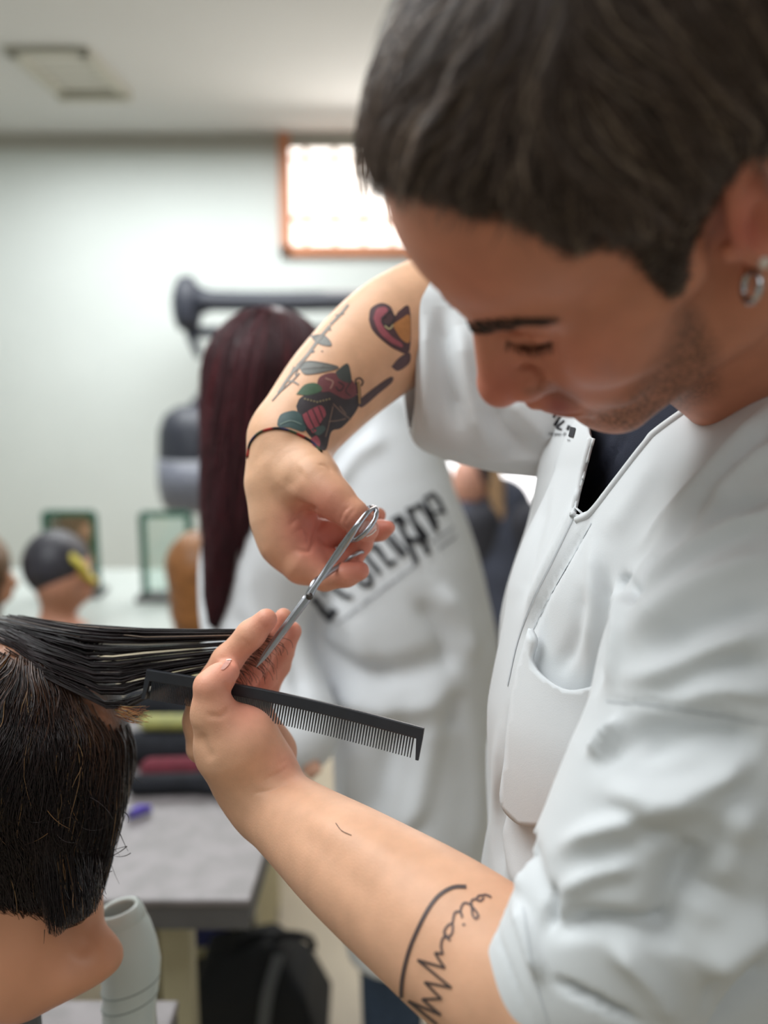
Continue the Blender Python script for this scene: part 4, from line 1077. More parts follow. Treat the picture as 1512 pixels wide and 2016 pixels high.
nst = np.array(nst); nv_, nq_ = tubes(nst, R8*RNG.uniform(0.00025, 0.0006, len(nst))[:, None])
tag(mk('nape_hair', nv_, nq_, M_MHAIR, man, cols=np.repeat(strand_cols(len(nst), (34, 25, 25), (150, 110, 70), .03), 24, 0)), 'spiky wet hair ends over the nape', kind='stuff')
# the section lifted straight out to the hand
hst = []
clump = np.sort(RNG.random(46))
for i in range(820):
    v = float(np.clip(clump[i % 46]+random.gauss(0, .0065), 0, 1)); xr = 225*math.sqrt(random.random())-50; yl = np.interp(xr, part_line[:, 0], part_line[:, 1]); ytop = np.interp(xr, [-60, 0, 60, 130, 230], [1212, 1208, 1214, 1240, 1300])
    yr = ytop+(yl-ytop)*v; l, n = S_M.hit(xr, yr+4)
    if l is None: continue
    dz = random.gauss(0, .006)
    y250 = 1238+v*152+random.gauss(0, 1.2); yc = 1238+v*96+random.gauss(0, .8)
    xc = np.interp(yc, [1225, 1240, 1335, 1345], [512, 500, 424, 416])
    p0 = l+n*0.002; p1 = P(max(xr+40, 150+v*60), y250-(8 if v < .3 else 0)+v*4, -l[2]*.4+.655*.6-.004); p2 = P(285, y250+(yc-y250)*.25, .664+dz*.6); p3 = P(xc-20, yc+1, .666+dz*.5); p4 = P(xc+28, yc+3, .666+dz*.3)
    q = spline([p0, p1, p2, p3, p4], 8); q = q if len(q) <= 9 else q[:9]; hst.append(q[:9])
m_ = min(len(q) for q in hst); hst = np.array([q[:m_] for q in hst])
hv2, hq2 = tubes(hst, np.full((len(hst), m_), 1.0)*RNG.uniform(0.00028, 0.00060, len(hst))[:, None])
tag(mk('held_hair', hv2, hq2, M_MHAIR, man, cols=np.repeat(strand_cols(len(hst), (34, 24, 26), (150, 130, 116), .02), m_*3, 0)), 'section of wet dark hair pulled out straight', kind='stuff')
cst = []
for i in range(44):
    v = random.random(); yc = 1250+v*88; xc = np.interp(yc, [1225, 1240, 1335, 1345], [516, 506, 436, 426])
    w_ = random.uniform(.45, 1.0); x2 = xc+ 55*w_+20*(1-v); y2 = yc+random.uniform(10, 34); x3 = x2+random.uniform(-4, 12)*w_; y3 = y2+random.uniform(22, 46)*w_
    y3 = min(y3, 1362)
    cst.append(spline([P(xc, yc, .662), P((xc+x2)/2, yc+3, .662), P(x2, y2, .660), P(x3, y3, .660)], 9)[:9])
m_ = min(len(q) for q in cst); cst = np.array([q[:m_] for q in cst]); cv2, cq2 = tubes(cst, np.linspace(1, .5, m_)[None]*RNG.uniform(0.0002, 0.0004, len(cst))[:, None])
tag(mk('hair_ends', cv2, cq2, M_MHAIR, man, cols=np.repeat(strand_cols(len(cst), (30, 22, 24), (90, 60, 50), .1), m_*3, 0)), 'curling hair ends beyond the fingers', kind='stuff')
# orange-blond wisps below the comb end
wst = []
for i in range(42):
    x0, y0 = random.uniform(222, 245), random.uniform(1388, 1408); x2, y2 = random.uniform(270, 300), y0+random.uniform(-4, 26)
    wst.append(spline([P(x0, y0, .652), P((x0+x2)/2, y0+random.uniform(2, 16), .650), P(x2, y2, .650)], 9)[:9])
m_ = min(len(q) for q in wst); wst = np.array([q[:m_] for q in wst]); wv2, wq2 = tubes(wst, np.linspace(1, .5, m_)[None]*RNG.uniform(0.00025, 0.0004, len(wst))[:, None])
tag(mk('blond_wisps', wv2, wq2, M_MHAIR, man, cols=np.repeat(strand_cols(len(wst), (150, 88, 50), (190, 150, 96), .4), m_*3, 0)), 'orange-blond hair wisps', kind='stuff')
# ------------------------------------------------------------------ the student with long red hair, seen from behind
gf = Field(0.007); GD = 1.45
gf.add(px_limb([(700, 840, 1.42, 80), (722, 960, 1.44, 140), (762, 1120, 1.46, 168), (800, 1280, 1.48, 165)], 10), 0.03)
gf.add(px_limb([(785, 800, 1.45, 46), (835, 960, 1.50, 42), (870, 1120, 1.5, 50)], 8), 0.03)
gf.add(px_limb([(806, 1290, 1.48, 168), (814, 1420, 1.5, 150), (812, 1600, 1.5, 142), (818, 1740, 1.52, 136), (822, 1860, 1.54, 132)], 12), 0.03)
gf.add(px_limb([(640, 900, 1.42, 80), (560, 1040, 1.40, 110), (515, 1140, 1.40, 100)], 8), 0.05)
gf.add(px_limb([(520, 1130, 1.40, 104), (505, 1240, 1.38, 92), (548, 1370, 1.36, 82), (590, 1450, 1.33, 72)], 10), 0.03)
gf.add(px_limb([(800, 830, 1.50, 50), (850, 1000, 1.62, 44), (860, 1180, 1.66, 40)], 6), 0.03)
gf.cut(P(800, 1890, 1.52), (0.0, -1.0, 0.1), 0.01)
GV, GQ = gf.mesh(3)
GV = sculpt(GV, GQ, [
    ([(640, 1300), (760, 1330), (900, 1290)], 26, -0.016), ([(650, 1370), (780, 1400), (900, 1360)], 24, 0.012), ([(820, 1180), (870, 1250), (890, 1330)], 18, -0.014), ([(860, 1150), (915, 1230), (930, 1310)], 18, 0.012),
    ([(640, 1180), (700, 1250), (720, 1330)], 24, 0.010), ([(620, 1260), (690, 1310), (780, 1330)], 14, -0.010), ([(800, 1380), (760, 1500), (720, 1640)], 24, -0.014), ([(860, 1380), (840, 1500), (800, 1680)], 24, 0.012),
    ([(900, 1360), (890, 1440)], 16, -0.014), ([(930, 1400), (940, 1560), (930, 1700)], 20, 0.010), ([(700, 1440), (690, 1560), (660, 1650)], 20, 0.010), ([(760, 860), (700, 900), (660, 960)], 16, 0.008), ([(740, 820), (680, 880), (640, 950)], 12, -0.008),
    ([(840, 1600), (800, 1680), (820, 1740)], 18, -0.010), ([(480, 1100), (500, 1200), (520, 1300)], 18, 0.006), ([(560, 1200), (580, 1300), (600, 1380)], 18, -0.010), ([(460, 1200), (520, 1290), (560, 1330)], 12, -0.008), ([(650, 1060), (640, 1160), (630, 1280)], 16, -0.010)])
gw = to_world(GV); gbase = np.array([float(on_y(790, 1700, 1.5)[0]), 1.46, 0])
girl = empty('person', gbase, 'person with long dark red hair in white coat seen from behind', 'person')
gcoat = mk('coat', GV, GQ, mat('bright_white_cotton', (236, 238, 242), rough=0.85, noise=0.02, nscale=8, bump=0.08, bscale=900), girl); tag(gcoat, 'long white coat with black lettering on the back')
S_G = Surf(GV, GQ)
z1 = lambda L_: [(600+u*.2249, 940+v*.2249) for u, v in L_]
LET = [([(70, 1060), (225, 1230), (268, 1165)], 13), ([(150, 985), (185, 1010)], 8), ([(300, 1000), (350, 1040), (410, 1045)], 9), ([(250, 960), (330, 1010)], 8), ([(455, 880), (520, 940), (575, 935), (580, 870), (480, 760)], 10), ([(530, 680), (655, 830)], 10), ([(600, 590), (735, 765), (790, 730)], 9), ([(520, 640), (640, 600), (735, 765)], 6),
       ([(700, 520), (850, 690)], 8), ([(750, 500), (880, 660)], 7), ([(800, 350), (970, 730)], 11), ([(760, 380), (830, 340), (880, 400)], 8), ([(900, 280), (1075, 660)], 11), ([(900, 540), (1000, 555), (1060, 520)], 11), ([(920, 290), (1000, 240), (1060, 310), (1140, 470)], 9), ([(985, 420), (1050, 500)], 9),
       ([(1040, 190), (1110, 150), (1160, 200), (1210, 310)], 8), ([(1050, 200), (1150, 420)], 7), ([(1100, 320), (1200, 300)], 6)]
for poly, wd in LET:
    zp = np.array(z1(poly))
    for a, b in zip(zp[:-1], zp[1:]):
        e = (b-a)/np.linalg.norm(b-a)*wd*0.3
        v, f = ribbon(S_G, [a-e, b+e], wd, 0.003, 8)
        if len(f): mk('letter_stroke', v, f, M_PRINT, gcoat)
M_PRINT2 = mat('faint_print', (120, 122, 130), rough=0.8, noise=0.1)
small = []
random.seed(3)
for k in range(44):     # the fine line of print under the big letters, too small to read
    t = k/43; x, y = 666+t*156, 1230-t*118
    small.append(ribbon(S_G, [(x, y), (x+random.uniform(-1, 3), y-random.uniform(4, 9))], 2.0, 0.003, 4))
for k in range(10):
    small.append(ribbon(S_G, [(862+k*3.4, 1084-k*2.6), (864+k*3.4, 1077-k*2.6)], 2.0, 0.003, 4)); small.append(ribbon(S_G, [(846+k*4.6, 1074-k*3.4), (849+k*4.6, 1066-k*3.4)], 2.0, 0.003, 4))
sv, sf = merge([q for q in small if len(q[1])]); tag(mk('printed_lettering', sv, sf, M_PRINT2, gcoat), 'line of fine grey print', kind='stuff')
# her head, neck, hands as one skin mesh; hair over it
gh = Field(0.007)
gh.add(ell(P(545, 735, 1.40), (0.075, 0.105, 0.09)), 0.02); gh.add(px_chain([(560, 780, 1.40, 60), (650, 880, 1.43, 62)]), 0.02)
gh.add(px_chain([(560, 1400, 1.35, 36), (592, 1462, 1.32, 24), (604, 1492, 1.30, 20), (612, 1524, 1.29, 13)]), 0.01)
gh.add(px_chain([(602, 1490, 1.30, 16), (622, 1506, 1.29, 9), (632, 1520, 1.28, 7)]), 0.006)
gh.add(px_chain([(650, 880, 1.43, 60), (720, 1000, 1.47, 60), (560, 1120, 1.42, 50), (530, 1250, 1.39, 45), (560, 1400, 1.35, 40)]), 0.02)
a_, b_ = gh.mesh(1); mk('body', a_, b_, M_SKIN, girl, cols=skin_cols(a_, (206, 158, 134)))
ghf = Field(0.006)
ghf.add(ell(P(530, 735, 1.39), (0.098, 0.105, 0.105)), 0.02)
ghf.add(px_limb([(500, 740, 1.36, 92), (482, 880, 1.34, 72), (462, 1000, 1.32, 50), (440, 1100, 1.31, 26), (424, 1220, 1.31, 10)], 14), 0.02)
ghf.add(px_limb([(560, 760, 1.37, 70), (540, 880, 1.35, 60), (490, 980, 1.34, 40)], 8), 0.02)
a_, b_ = ghf.mesh(2); S_GH = Surf(a_, b_)
M_RED = mat('dark_red_hair', (58, 28, 34), rough=0.38, noise=0.35, nscale=30, bump=0.3, bscale=150)
mk('hair_base', a_, b_, M_RED, girl)
gm = (-nrm(a_)*normals(a_, b_)).sum(1) > -0.2
gr = sample_faces(a_, b_, gm, 1500)
def gdir(q, t): return np.stack([-0.12*np.ones(len(q)), -np.ones(len(q)), 0*q[:, 0]], 1)
gs = grow(gr, S_GH, gdir, RNG.uniform(.12, .3, len(gr)), RNG.uniform(.002, .009, len(gr)), 8, .004)
v, q = tubes(gs, R8*RNG.uniform(.0006, .0013, len(gs))[:, None]); 
tag(mk('hair', v, q, mat('red_hair_strands', attr=True, rough=.35), girl, cols=np.repeat(strand_cols(len(gs), (66, 32, 38), (124, 48, 56), .12), 24, 0)), 'long straight dark red hair', kind='stuff')
jf = Field(0.009)
for x_, dd_ in ((-0.015, 0.02), (0.115, 0.09)):
    jf.add(wseg((gbase[0]+x_, gbase[1]+dd_, .88), (gbase[0]+x_*1.1, gbase[1]+dd_-.01, .48), .085, .065), .02); jf.add(wseg((gbase[0]+x_*1.1, gbase[1]+dd_-.01, .48), (gbase[0]+x_*1.1, gbase[1]+dd_+.02, .08), .065, .055), .02)
a_, b_ = jf.mesh(2); mk('jeans', a_, b_, M_DENIM, girl)
M_SHOE = mat('dark_shoe', (60, 62, 70), rough=.6, noise=.08)
zdown = to_cam(np.array([0, 0, -1.0]))-to_cam(np.zeros(3))
for x_, dd_ in ((-0.017, 0.02), (0.125, 0.09)):
    q = Field(0.006); q.add(wseg((gbase[0]+x_, gbase[1]+dd_, .045), (gbase[0]+x_-.02, gbase[1]+dd_+.17, .036), .045, .036), .02); q.cut(to_cam(np.zeros(3)), zdown)
    mk('shoe', *q.mesh(1), M_SHOE, girl)

# ------------------------------------------------------------------ person in dark grey by the bright door
FD = 3.4
pf3 = Field(0.012)
pf3.add(px_limb([(985, 1000, FD, 62), (975, 1130, FD, 82), (985, 1290, FD, 84), (990, 1420, FD, 80)], 8), .03)
pf3.add(px_limb([(925, 1020, FD-.05, 45), (905, 1120, FD-.1, 36), (930, 1230, FD-.15, 30)], 6), .03)
pf3.add(px_limb([(1030, 1030, FD+.05, 45), (1060, 1130, FD, 38), (1040, 1240, FD-.1, 32)], 6), .03)
a_, b_ = pf3.mesh(2)
fb = to_world(P(985, 1300, FD)); fbase = np.array([fb[0], fb[1], 0])
far = empty('person', fbase, 'person in dark grey top standing before the bright door', 'person')
mk('top', a_, b_, mat('grey_jersey', (78, 82, 98), rough=.9, noise=.08), far)
q = Field(0.010); q.add(ell(P(925, 950, FD-.05), (.075, .105, .09)), .02); q.add(px_chain([(930, 970, FD-.03, 30), (955, 1010, FD, 32)]), .02); q.add(px_chain([(930, 1230, FD-.15, 18), (960, 1290, FD-.2, 16)]), .02); q.add(px_chain([(1040, 1240, FD-.1, 18), (1000, 1300, FD-.2, 16)]), .02)
q.add(px_chain([(955, 1010, FD, 30), (930, 1120, FD-.05, 25), (930, 1230, FD-.15, 18)]), .01); q.add(px_chain([(955, 1010, FD, 30), (1050, 1120, FD, 25), (1040, 1240, FD-.1, 18)]), .01)
a_, b_ = q.mesh(1); mk('body', a_, b_, M_SKIN, far, cols=skin_cols(a_, (206, 152, 132)))
q = Field(0.010); q.add(ell(P(942, 935, FD-.03), (.085, .10, .10)), .02); q.sub(ell(P(902, 985, FD-.1), (.075, .09, .12)), .02); a_, b_ = q.mesh(2); mk('hair', a_, b_, mat('dark_hair', (58, 46, 48), rough=.5, noise=.2, bump=.3, bscale=80), far)
q = Field(0.008); q.add(px_limb([(968, 920, FD-.08, 18), (978, 980, FD-.1, 16), (990, 1060, FD-.12, 10)], 6), .01); a_, b_ = q.mesh(1); mk('ponytail', a_, b_, mat('light_brown_hair', (176, 140, 104), rough=.5, noise=.2), far)
q = Field(0.012)
for s in (-.09, .09):
    q.add(wseg((fbase[0]+s, fbase[1], .9), (fbase[0]+s*1.1, fbase[1], .08), .085, .055), .02)
mk('trousers', *q.mesh(1), mat('dark_trousers', (58, 58, 66), rough=.9, noise=.08), far)
for s in (-.1, .1):
    q = Field(0.008); q.add(wseg((fbase[0]+s, fbase[1]+.02, .045), (fbase[0]+s, fbase[1]-.15, .036), .045, .036), .02); q.cut(to_cam(np.zeros(3)), zdown); mk('shoe', *q.mesh(1), M_SHOE, far)

# ------------------------------------------------------------------ tables
M_LAM = mat('grey_laminate', (128, 121, 122), rough=.42, rgb2=(114, 108, 108), nscale=26, noise=.1)
M_EDGE = mat('laminate_edge', (92, 90, 90), rough=.6, noise=.08)
M_LEG = mat('cream_metal', (188, 180, 150), rough=.45, noise=.05)
TZ = 0.76
def table(name, x0, x1, y0, y1, label, group=None, mtop=M_LAM, shear=0.0):
    t = empty(name, ((x0+x1)/2, (y0+y1)/2, 0), label, 'table', group)
    def sk(v): v = v.copy(); v[:, 0] += shear*(v[:, 1]-y0); return v
    v, f = box(((x0+x1)/2, (y0+y1)/2, TZ-.006), (x1-x0, y1-y0, .012)); bevel(wpart('tabletop', (sk(v), f), mtop, t), .003)
    v, f = box(((x0+x1)/2, (y0+y1)/2, TZ-.030), (x1-x0-.004, y1-y0-.004, .036)); wpart('edge_band', (sk(v), f), M_EDGE, t)
    for x, y in ((x0+.05, y0+.05), (x1-.13, y0+.08), (x0+.05, y1-.05), (x1-.13, y1-.05)):
        lx = x+shear*(y-y0); bevel(wpart('leg', box((lx, y, (TZ-.048)/2), (.048, .040, TZ-.048)), M_LEG, t), .004)
    for y in (y0+.16, y1-.05): wpart('apron', box(((x0+x1)/2+shear*(y-y0), y, TZ-.075), (x1-x0-.12, .02, .05)), M_LEG, t)
    return t
e1, e2 = on_z(492, 1772, TZ), on_z(340, 1806, TZ)
b1 = on_z(470, 1452, TZ)
tb = table('work_table', e1[0]-1.15, e1[0], e1[1], e1[1]+.62, 'grey speckled laminate work table holding brushes and black towels', shear=0.04)
n1 = on_z(352, 1968, TZ)
tb2 = table('work_table', n1[0]-1.2, n1[0], n1[1]-.55, n1[1], 'grey laminate table under the mannequin head and white dryer')
c1 = on_z(60, 1120, TZ)
M_WHITE = mat('white_laminate', (182, 188, 184), rough=.35, noise=.02)
tb3 = table('counter_table', X0+.3, on_z(430, 1112, TZ)[0]+.25, c1[1]-.75, c1[1], 'long white counter table along the back wall with training heads', mtop=M_WHITE)
# stand that carries the mannequin on the near table
st = empty('mannequin_clamp', (man_base[0], man_base[1], TZ), 'grey metal clamp holding the mannequin head on the near table', 'clamp')
M_GREYM = mat('grey_metal', (120, 122, 126), rough=.4, metal=.8, noise=.05)
wpart('post', tube(np.array([[man_base[0], man_base[1], TZ+.01], [man_base[0], man_base[1], man_base[2]+.015]]), .018, 14), M_GREYM, st)
wpart('base_plate', lathe([(.0001, .014), (.05, .014), (.06, .008), (.06, .0), (.0001, 0)], 24, (man_base[0], man_base[1], TZ)), M_GREYM, st)
wpart('knob', tube(np.array([[man_base[0]+.015, man_base[1], TZ+.05], [man_base[0]+.05, man_base[1], TZ+.05]]), .010, 10), M_EDGE, st)

# ------------------------------------------------------------------ white hair dryer body standing behind the mannequin
WD = .80
dr = empty('white_dryer', to_world(P(270, 2000, WD))*np.array([1, 1, 0])+np.array([0, 0, TZ]), 'white plastic hair dryer standing upright with open oval end beside the mannequin shoulder', 'dryer')
M_DRY = mat('white_plastic', (206, 214, 210), rough=.28, coat=.3, noise=.02)
ax_top, ax_mid, ax_bot = P(231, 1786, WD), P(262, 1900, WD), P(265, 2010, WD)
zb = to_cam(np.array([to_world(P(262, 2060, WD))[0], to_world(P(262, 2060, WD))[1], TZ]))
prof = [(ax_top, 41), (P(233, 1796, WD), 47), (P(243, 1830, WD), 55), (P(252, 1870, WD), 60), (P(258, 1905, WD), 61), (P(258, 1950, WD), 58), (P(254, 2000, WD), 55), (zb, 58)]
tilt = nrm(P(268, 1774, WD)-P(190, 1797, WD))
def oval_rings(prof, n=40, depth=.62):
    V, F = [], []
    for c, r in prof:
        r_ = r*WD/FPX
        for a in np.arange(n)*2*math.pi/n:
            V.append(c+tilt*r_*math.cos(a)+np.array([0.02, -0.30, 0.95])*r_*depth*math.sin(a))
    for j in range(len(prof)-1):
        for i in range(n): F.append([j*n+i, j*n+(i+1) % n, (j+1)*n+(i+1) % n, (j+1)*n+i])
    return np.array(V), F
v, f = oval_rings(prof); o = mk('shell', v, f, M_DRY, dr); solid(o, .004, -1)
v, f = oval_rings([(P(231.5, 1788, WD), 44.6), (P(232.3, 1792, WD), 47.3), (P(237, 1812, WD), 52.6), (P(237.4, 1814, WD), 51.5)]); o = mk('nozzle_collar', v, f, M_DRY, dr)
for c, r in ((P(257, 1935, WD), 60.2), (P(256, 1966, WD), 58)):
    ring = np.array([c+tilt*(r*WD/FPX)*math.cos(a)+np.array([0.02, -0.30, 0.95])*(r*WD/FPX)*.62*math.sin(a) for a in np.linspace(0, 2*math.pi, 41)])
    mk('seam', *tube(ring, .0006, 6, False), mat('seam_grey', (150, 158, 154), rough=.5, noise=.05), dr)

# ------------------------------------------------------------------ things on the work table
def at_table(px, py): return on_z(px, py, TZ)
M_BLK = mat('black_cloth', (26, 27, 33), rough=.95, noise=.3, nscale=40, bump=.5, bscale=60)
def blob(name, prims, m, label, cat, group=None, h=.006, part='cloth'):
    q = Field(h); q.add(prims, .015); a_, b_ = q.mesh(2); a_ = to_world(a_); a_[:, 2] = np.maximum(a_[:, 2], TZ+.001)
    base = np.array([a_[:, 0].mean(), a_[:, 1].mean(), TZ]); o = link(raw_mesh(name, a_-base, b_), name, m); o.location = tuple(base); return tag(o, label, cat, group)
def tp3(px, py, dz): 
    p = at_table(px, py); return to_cam(p+np.array([0, 0, dz]))
blob('folded_towel', [seg(tp3(270, 1562, .017), tp3(400, 1558, .017), .018), seg(tp3(400, 1558, .014), tp3(460, 1575, .012), .013)], M_BLK, 'black towel bundle at the front of the grey work table', 'towel')
blob('maroon_pouch', [seg(tp3(300, 1538, .023), tp3(390, 1535, .023), .022)], mat('maroon_fabric', (98, 34, 46), rough=.9, noise=.2, nscale=50), 'dark red fabric pouch lying on the black towel', 'pouch')
blob('black_pouch', [seg(tp3(275, 1502, .032), tp3(405, 1502, .032), .032), seg(tp3(405, 1502, .025), tp3(440, 1505, .025), .025)], M_BLK, 'black fabric case behind the dark red pouch', 'case')
blob('yellow_brush', [seg(tp3(295, 1500, .080), tp3(375, 1500, .080), .016)], mat('yellow_olive_plastic', (168, 164, 92), rough=.6, rgb2=(140, 140, 84), nscale=60, noise=.1), 'yellow-green brush lying on the black case', 'brush')
blob('black_cape', [seg(tp3(270, 1440, .06), tp3(330, 1436, .06), .035), seg(tp3(330, 1436, .055), tp3(390, 1446, .05), .032)], M_BLK, 'crumpled black cape heaped at the back of the work table', 'cape')
blob('black_clipper', [seg(tp3(340, 1405, .03), tp3(385, 1400, .03), .022), seg(tp3(385, 1400, .03), tp3(410, 1396, .03), .016)], mat('black_plastic', (30, 31, 34), rough=.5, noise=.08), 'black clipper lying at the far edge of the work table', 'clipper')
pw0, pw1 = at_table(252, 1615), at_table(298, 1602)
pen = empty('purple_clip', (pw0+pw1)/2+np.array([0, 0, 0]), 'purple hair clip lying on the grey laminate table', 'clip')
for k, dz in (('jaw', .006), ('jaw', .013)):
    wpart(k, tube(np.array([pw0+[0, 0, dz], (pw0+pw1)/2+[0, 0, dz+.003], pw1+[0, 0, dz]]), [.004, .0065, .003], 8), mat('purple_plastic', (92, 76, 176), rough=.4, noise=.05), pen)
wpart('spring', tube(np.array([pw0+[0, 0, .003], pw0+[0.004, 0, .02]]), .003, 8), M_GREYM, pen)
# ------------------------------------------------------------------ under the table: cabinet, stool, bag
M_CREAM = mat('cream_board', (186, 176, 138), rough=.6, noise=.05, nscale=8)
k0 = on_z(345, 1990, .30)
ck = on_y(392, 1900, 1.80)
cab = empty('drawer_cart', (ck[0], 2.0, 0), 'cream board drawer cart under the grey work table', 'cart')
cxw, cyw = ck[0], 2.0
for a, b, n_ in (((cxw-.12, cyw, .35), (.05, .40, .66), 'side_panel'), ((cxw+.13, cyw, .35), (.02, .40, .66), 'side_panel'), ((cxw, cyw, .69), (.29, .40, .02), 'top'), ((cxw+.01, cyw+.19, .35), (.22, .02, .66), 'back_panel')):
    bevel(wpart(n_, box(a, b), M_CREAM, cab), .003)
for i in range(3): 
    dz_ = (.062, .150, .40)[i]; bevel(wpart('shelf', box((cxw+.012, cyw, dz_), (.215, .38, .016)), M_CREAM, cab), .002)
for sx_ in (-.13, .13):
    for sy_ in (-.15, .15): wpart('caster', tube(np.array([[cxw+sx_-.01, cyw+sy_, .02], [cxw+sx_+.01, cyw+sy_, .02]]), .02, 12), M_EDGE, cab)
def shelfbox(name, x, z, s, rgb, label, cat):
    p = np.array([x, cyw-.08, z]); o = bevel(link(raw_mesh(name, *[np.array(box((0, 0, s[2]/2), s)[0]), box((0, 0, 0), s)[1]], smooth=False), name, mat(name, rgb, rough=.6, noise=.1)), .006, 2); o.location = tuple(p); return tag(o, label, cat)
shelfbox('blue_box', cxw+.0, .159, (.13, .2, .10), (44, 52, 110), 'dark blue box on the upper shelf of the cream cart', 'box')
shelfbox('black_box', cxw+.0, .071, (.14, .2, .055), (32, 30, 34), 'flat black box on the lower shelf of the cream cart', 'box')
# black bag on the floor with a grey strap
M_BAG = mat('black_nylon', (24, 26, 30), rough=.75, noise=.2, nscale=30, bump=.3, bscale=120)
g0, g1 = on_z(368, 1985, .28), on_z(600, 1990, .26)
bgx0, bgx1 = g0[0], g1[0]; bgy = (g0[1]+g1[1])/2+.02
bag = empty('shoulder_bag', ((bgx0+bgx1)/2, bgy+.08, 0), 'black nylon bag standing on the floor with a grey strap', 'bag')
def tpr(z, sx0, sx1, y0, y1): return [[sx0, y0, z], [sx1, y0, z], [sx1, y1, z], [sx0, y1, z]]
w_ = bgx1-bgx0
V = np.array(tpr(0.002, bgx0-.02, bgx1+.03, bgy-.02, bgy+.20)+tpr(.16, bgx0-.025, bgx1+.04, bgy-.03, bgy+.20)+tpr(.27, bgx0, bgx1, bgy, bgy+.17)+tpr(.335, bgx0+.02, bgx1-.07, bgy+.05, bgy+.12))
V[12:14, 2] -= .01; V[13, 2] += .03; V[14, 2] += .03
F = [[3, 2, 1, 0]]+[[j*4+i, j*4+(i+1) % 4, j*4+4+(i+1) % 4, j*4+4+i] for j in range(3) for i in range(4)]+[[12, 13, 14, 15]]
o = bevel(wpart('bag_body', (V, F), M_BAG, bag), .012, 3)
for x_ in (bgx0+.06, bgx1-.10):
    hnd = np.array([[x_, bgy+.07, .31], [x_+.01, bgy+.07, .34], [x_+.05, bgy+.08, .36], [x_+.10, bgy+.09, .345], [x_+.11, bgy+.09, .32]]); wpart('handle', tube(spline(hnd, 16), .008, 8), M_BAG, bag, True)
strap = spline(np.array([[bgx1-.055, bgy+.04, .345], [bgx1-.075, bgy-.012, .28], [bgx1-.085, bgy-.045, .16], [bgx1-.095, bgy-.035, .02]]), 16)
sv = np.concatenate([strap-[.012, 0, 0], strap+[.012, 0, 0]]); n_ = len(strap); sfc = [[i, i+1, n_+i+1, n_+i] for i in range(n_-1)]
o = wpart('strap', (sv, sfc), mat('grey_webbing', (108, 110, 112), rough=.85, noise=.1), bag); solid(o, .003, 0)

# ------------------------------------------------------------------ on the white counter: training heads and green-edged glass
def small_head(px, py, d, face, skin, hairrgb, label, hair_kind='cap', extra=None):
    base = on_z(px, py, TZ); d = -to_cam(base)[2]; sc_ = d/FPX
    t = empty('training_head', base, label, 'mannequin', 'training heads on the white counter')
    c = to_cam(base+np.array([0, 0, .30])); ctr = lambda x, y, z: to_cam(base+np.array([x*face, y, max(z-.095, .001)]))
    q = Field(.006); q.add(ell(ctr(0, 0, .275), (.075, .10, .09)), .02); q.add(seg(ctr(-.01, 0, .20), ctr(-.015, 0, .15), .045, .05), .03); q.add(ell(ctr(-.015, 0, .12), (.08, .022, .06)), .02)
    q.add(seg(ctr(.06, 0, .215), ctr(.03, 0, .20), .022, .03), .02); q.add(seg(ctr(.075, 0, .275), ctr(.092, 0, .245), .010, .012), .01); q.add(seg(ctr(.078, 0, .228), ctr(.07, 0, .21), .010), .01)
    q.cut(to_cam(np.array([0, 0, TZ+.001])), to_cam(np.array([0, 0, -1.0]))-to_cam(np.zeros(3)))
    a_, b_ = q.mesh(2); mk('bust', a_, b_, mat('head_vinyl', skin, rough=.5, noise=.05), t)
    q = Field(.006); q.add(ell(ctr(-.012, 0, .30), (.088, .095, .10)), .02)
    if hair_kind == 'long': q.add([seg(ctr(-.02, 0, .29), ctr(-.03, 0, .17), .080, .07), seg(ctr(.0, -.03, .29), ctr(-.01, -.03, .17), .07, .06)], .03)
    q.sub(seg(ctr(.085, 0, .265), ctr(.085, 0, .18), .052), .015) if hair_kind != 'long' else None
    q.cut(to_cam(np.array([0, 0, TZ+.002])), to_cam(np.array([0, 0, -1.0]))-to_cam(np.zeros(3)))
    a_, b_ = q.mesh(2); mk('hair', a_, b_, mat('head_hair', hairrgb, rough=.5, noise=.3, nscale=40, bump=.4, bscale=90), t)
    if extra: extra(t, ctr)
    return t
def clips(t, ctr):
    for p_ in ((.07, -.05, .33), (.085, -.03, .29)):
        q = Field(.004); q.add(seg(ctr(p_[0]-.02, p_[1], p_[2]), ctr(p_[0]+.02, p_[1]-.01, p_[2]-.03), .013, .008), .005); mk('yellow_clip', *q.mesh(1), mat('yellow_plastic', (196, 180, 60), rough=.4, noise=.05), t)
small_head(128, 1250, 2.4, 1, (196, 140, 116), (48, 46, 54), 'training head with dark cropped hair and yellow clips in profile', 'cap', clips)
small_head(408, 1252, 2.4, 1, (190, 140, 110), (142, 92, 50), 'training head with copper brown bob beside the red-haired person', 'long')
small_head(-28, 1252, 2.4, 1, (190, 140, 110), (110, 84, 60), 'training head with brown hair at the end of the white counter', 'long')
M_GREEN = mat('green_glass_edge', (36, 96, 78), rough=.25, noise=.05)
M_PANE = mat('clear_glass', (226, 240, 234), rough=.03, trans=1.0, spec=.5)
M_MIRROR = mat('mirror_silver', (214, 222, 218), rough=.04, metal=1.0, noise=.01)
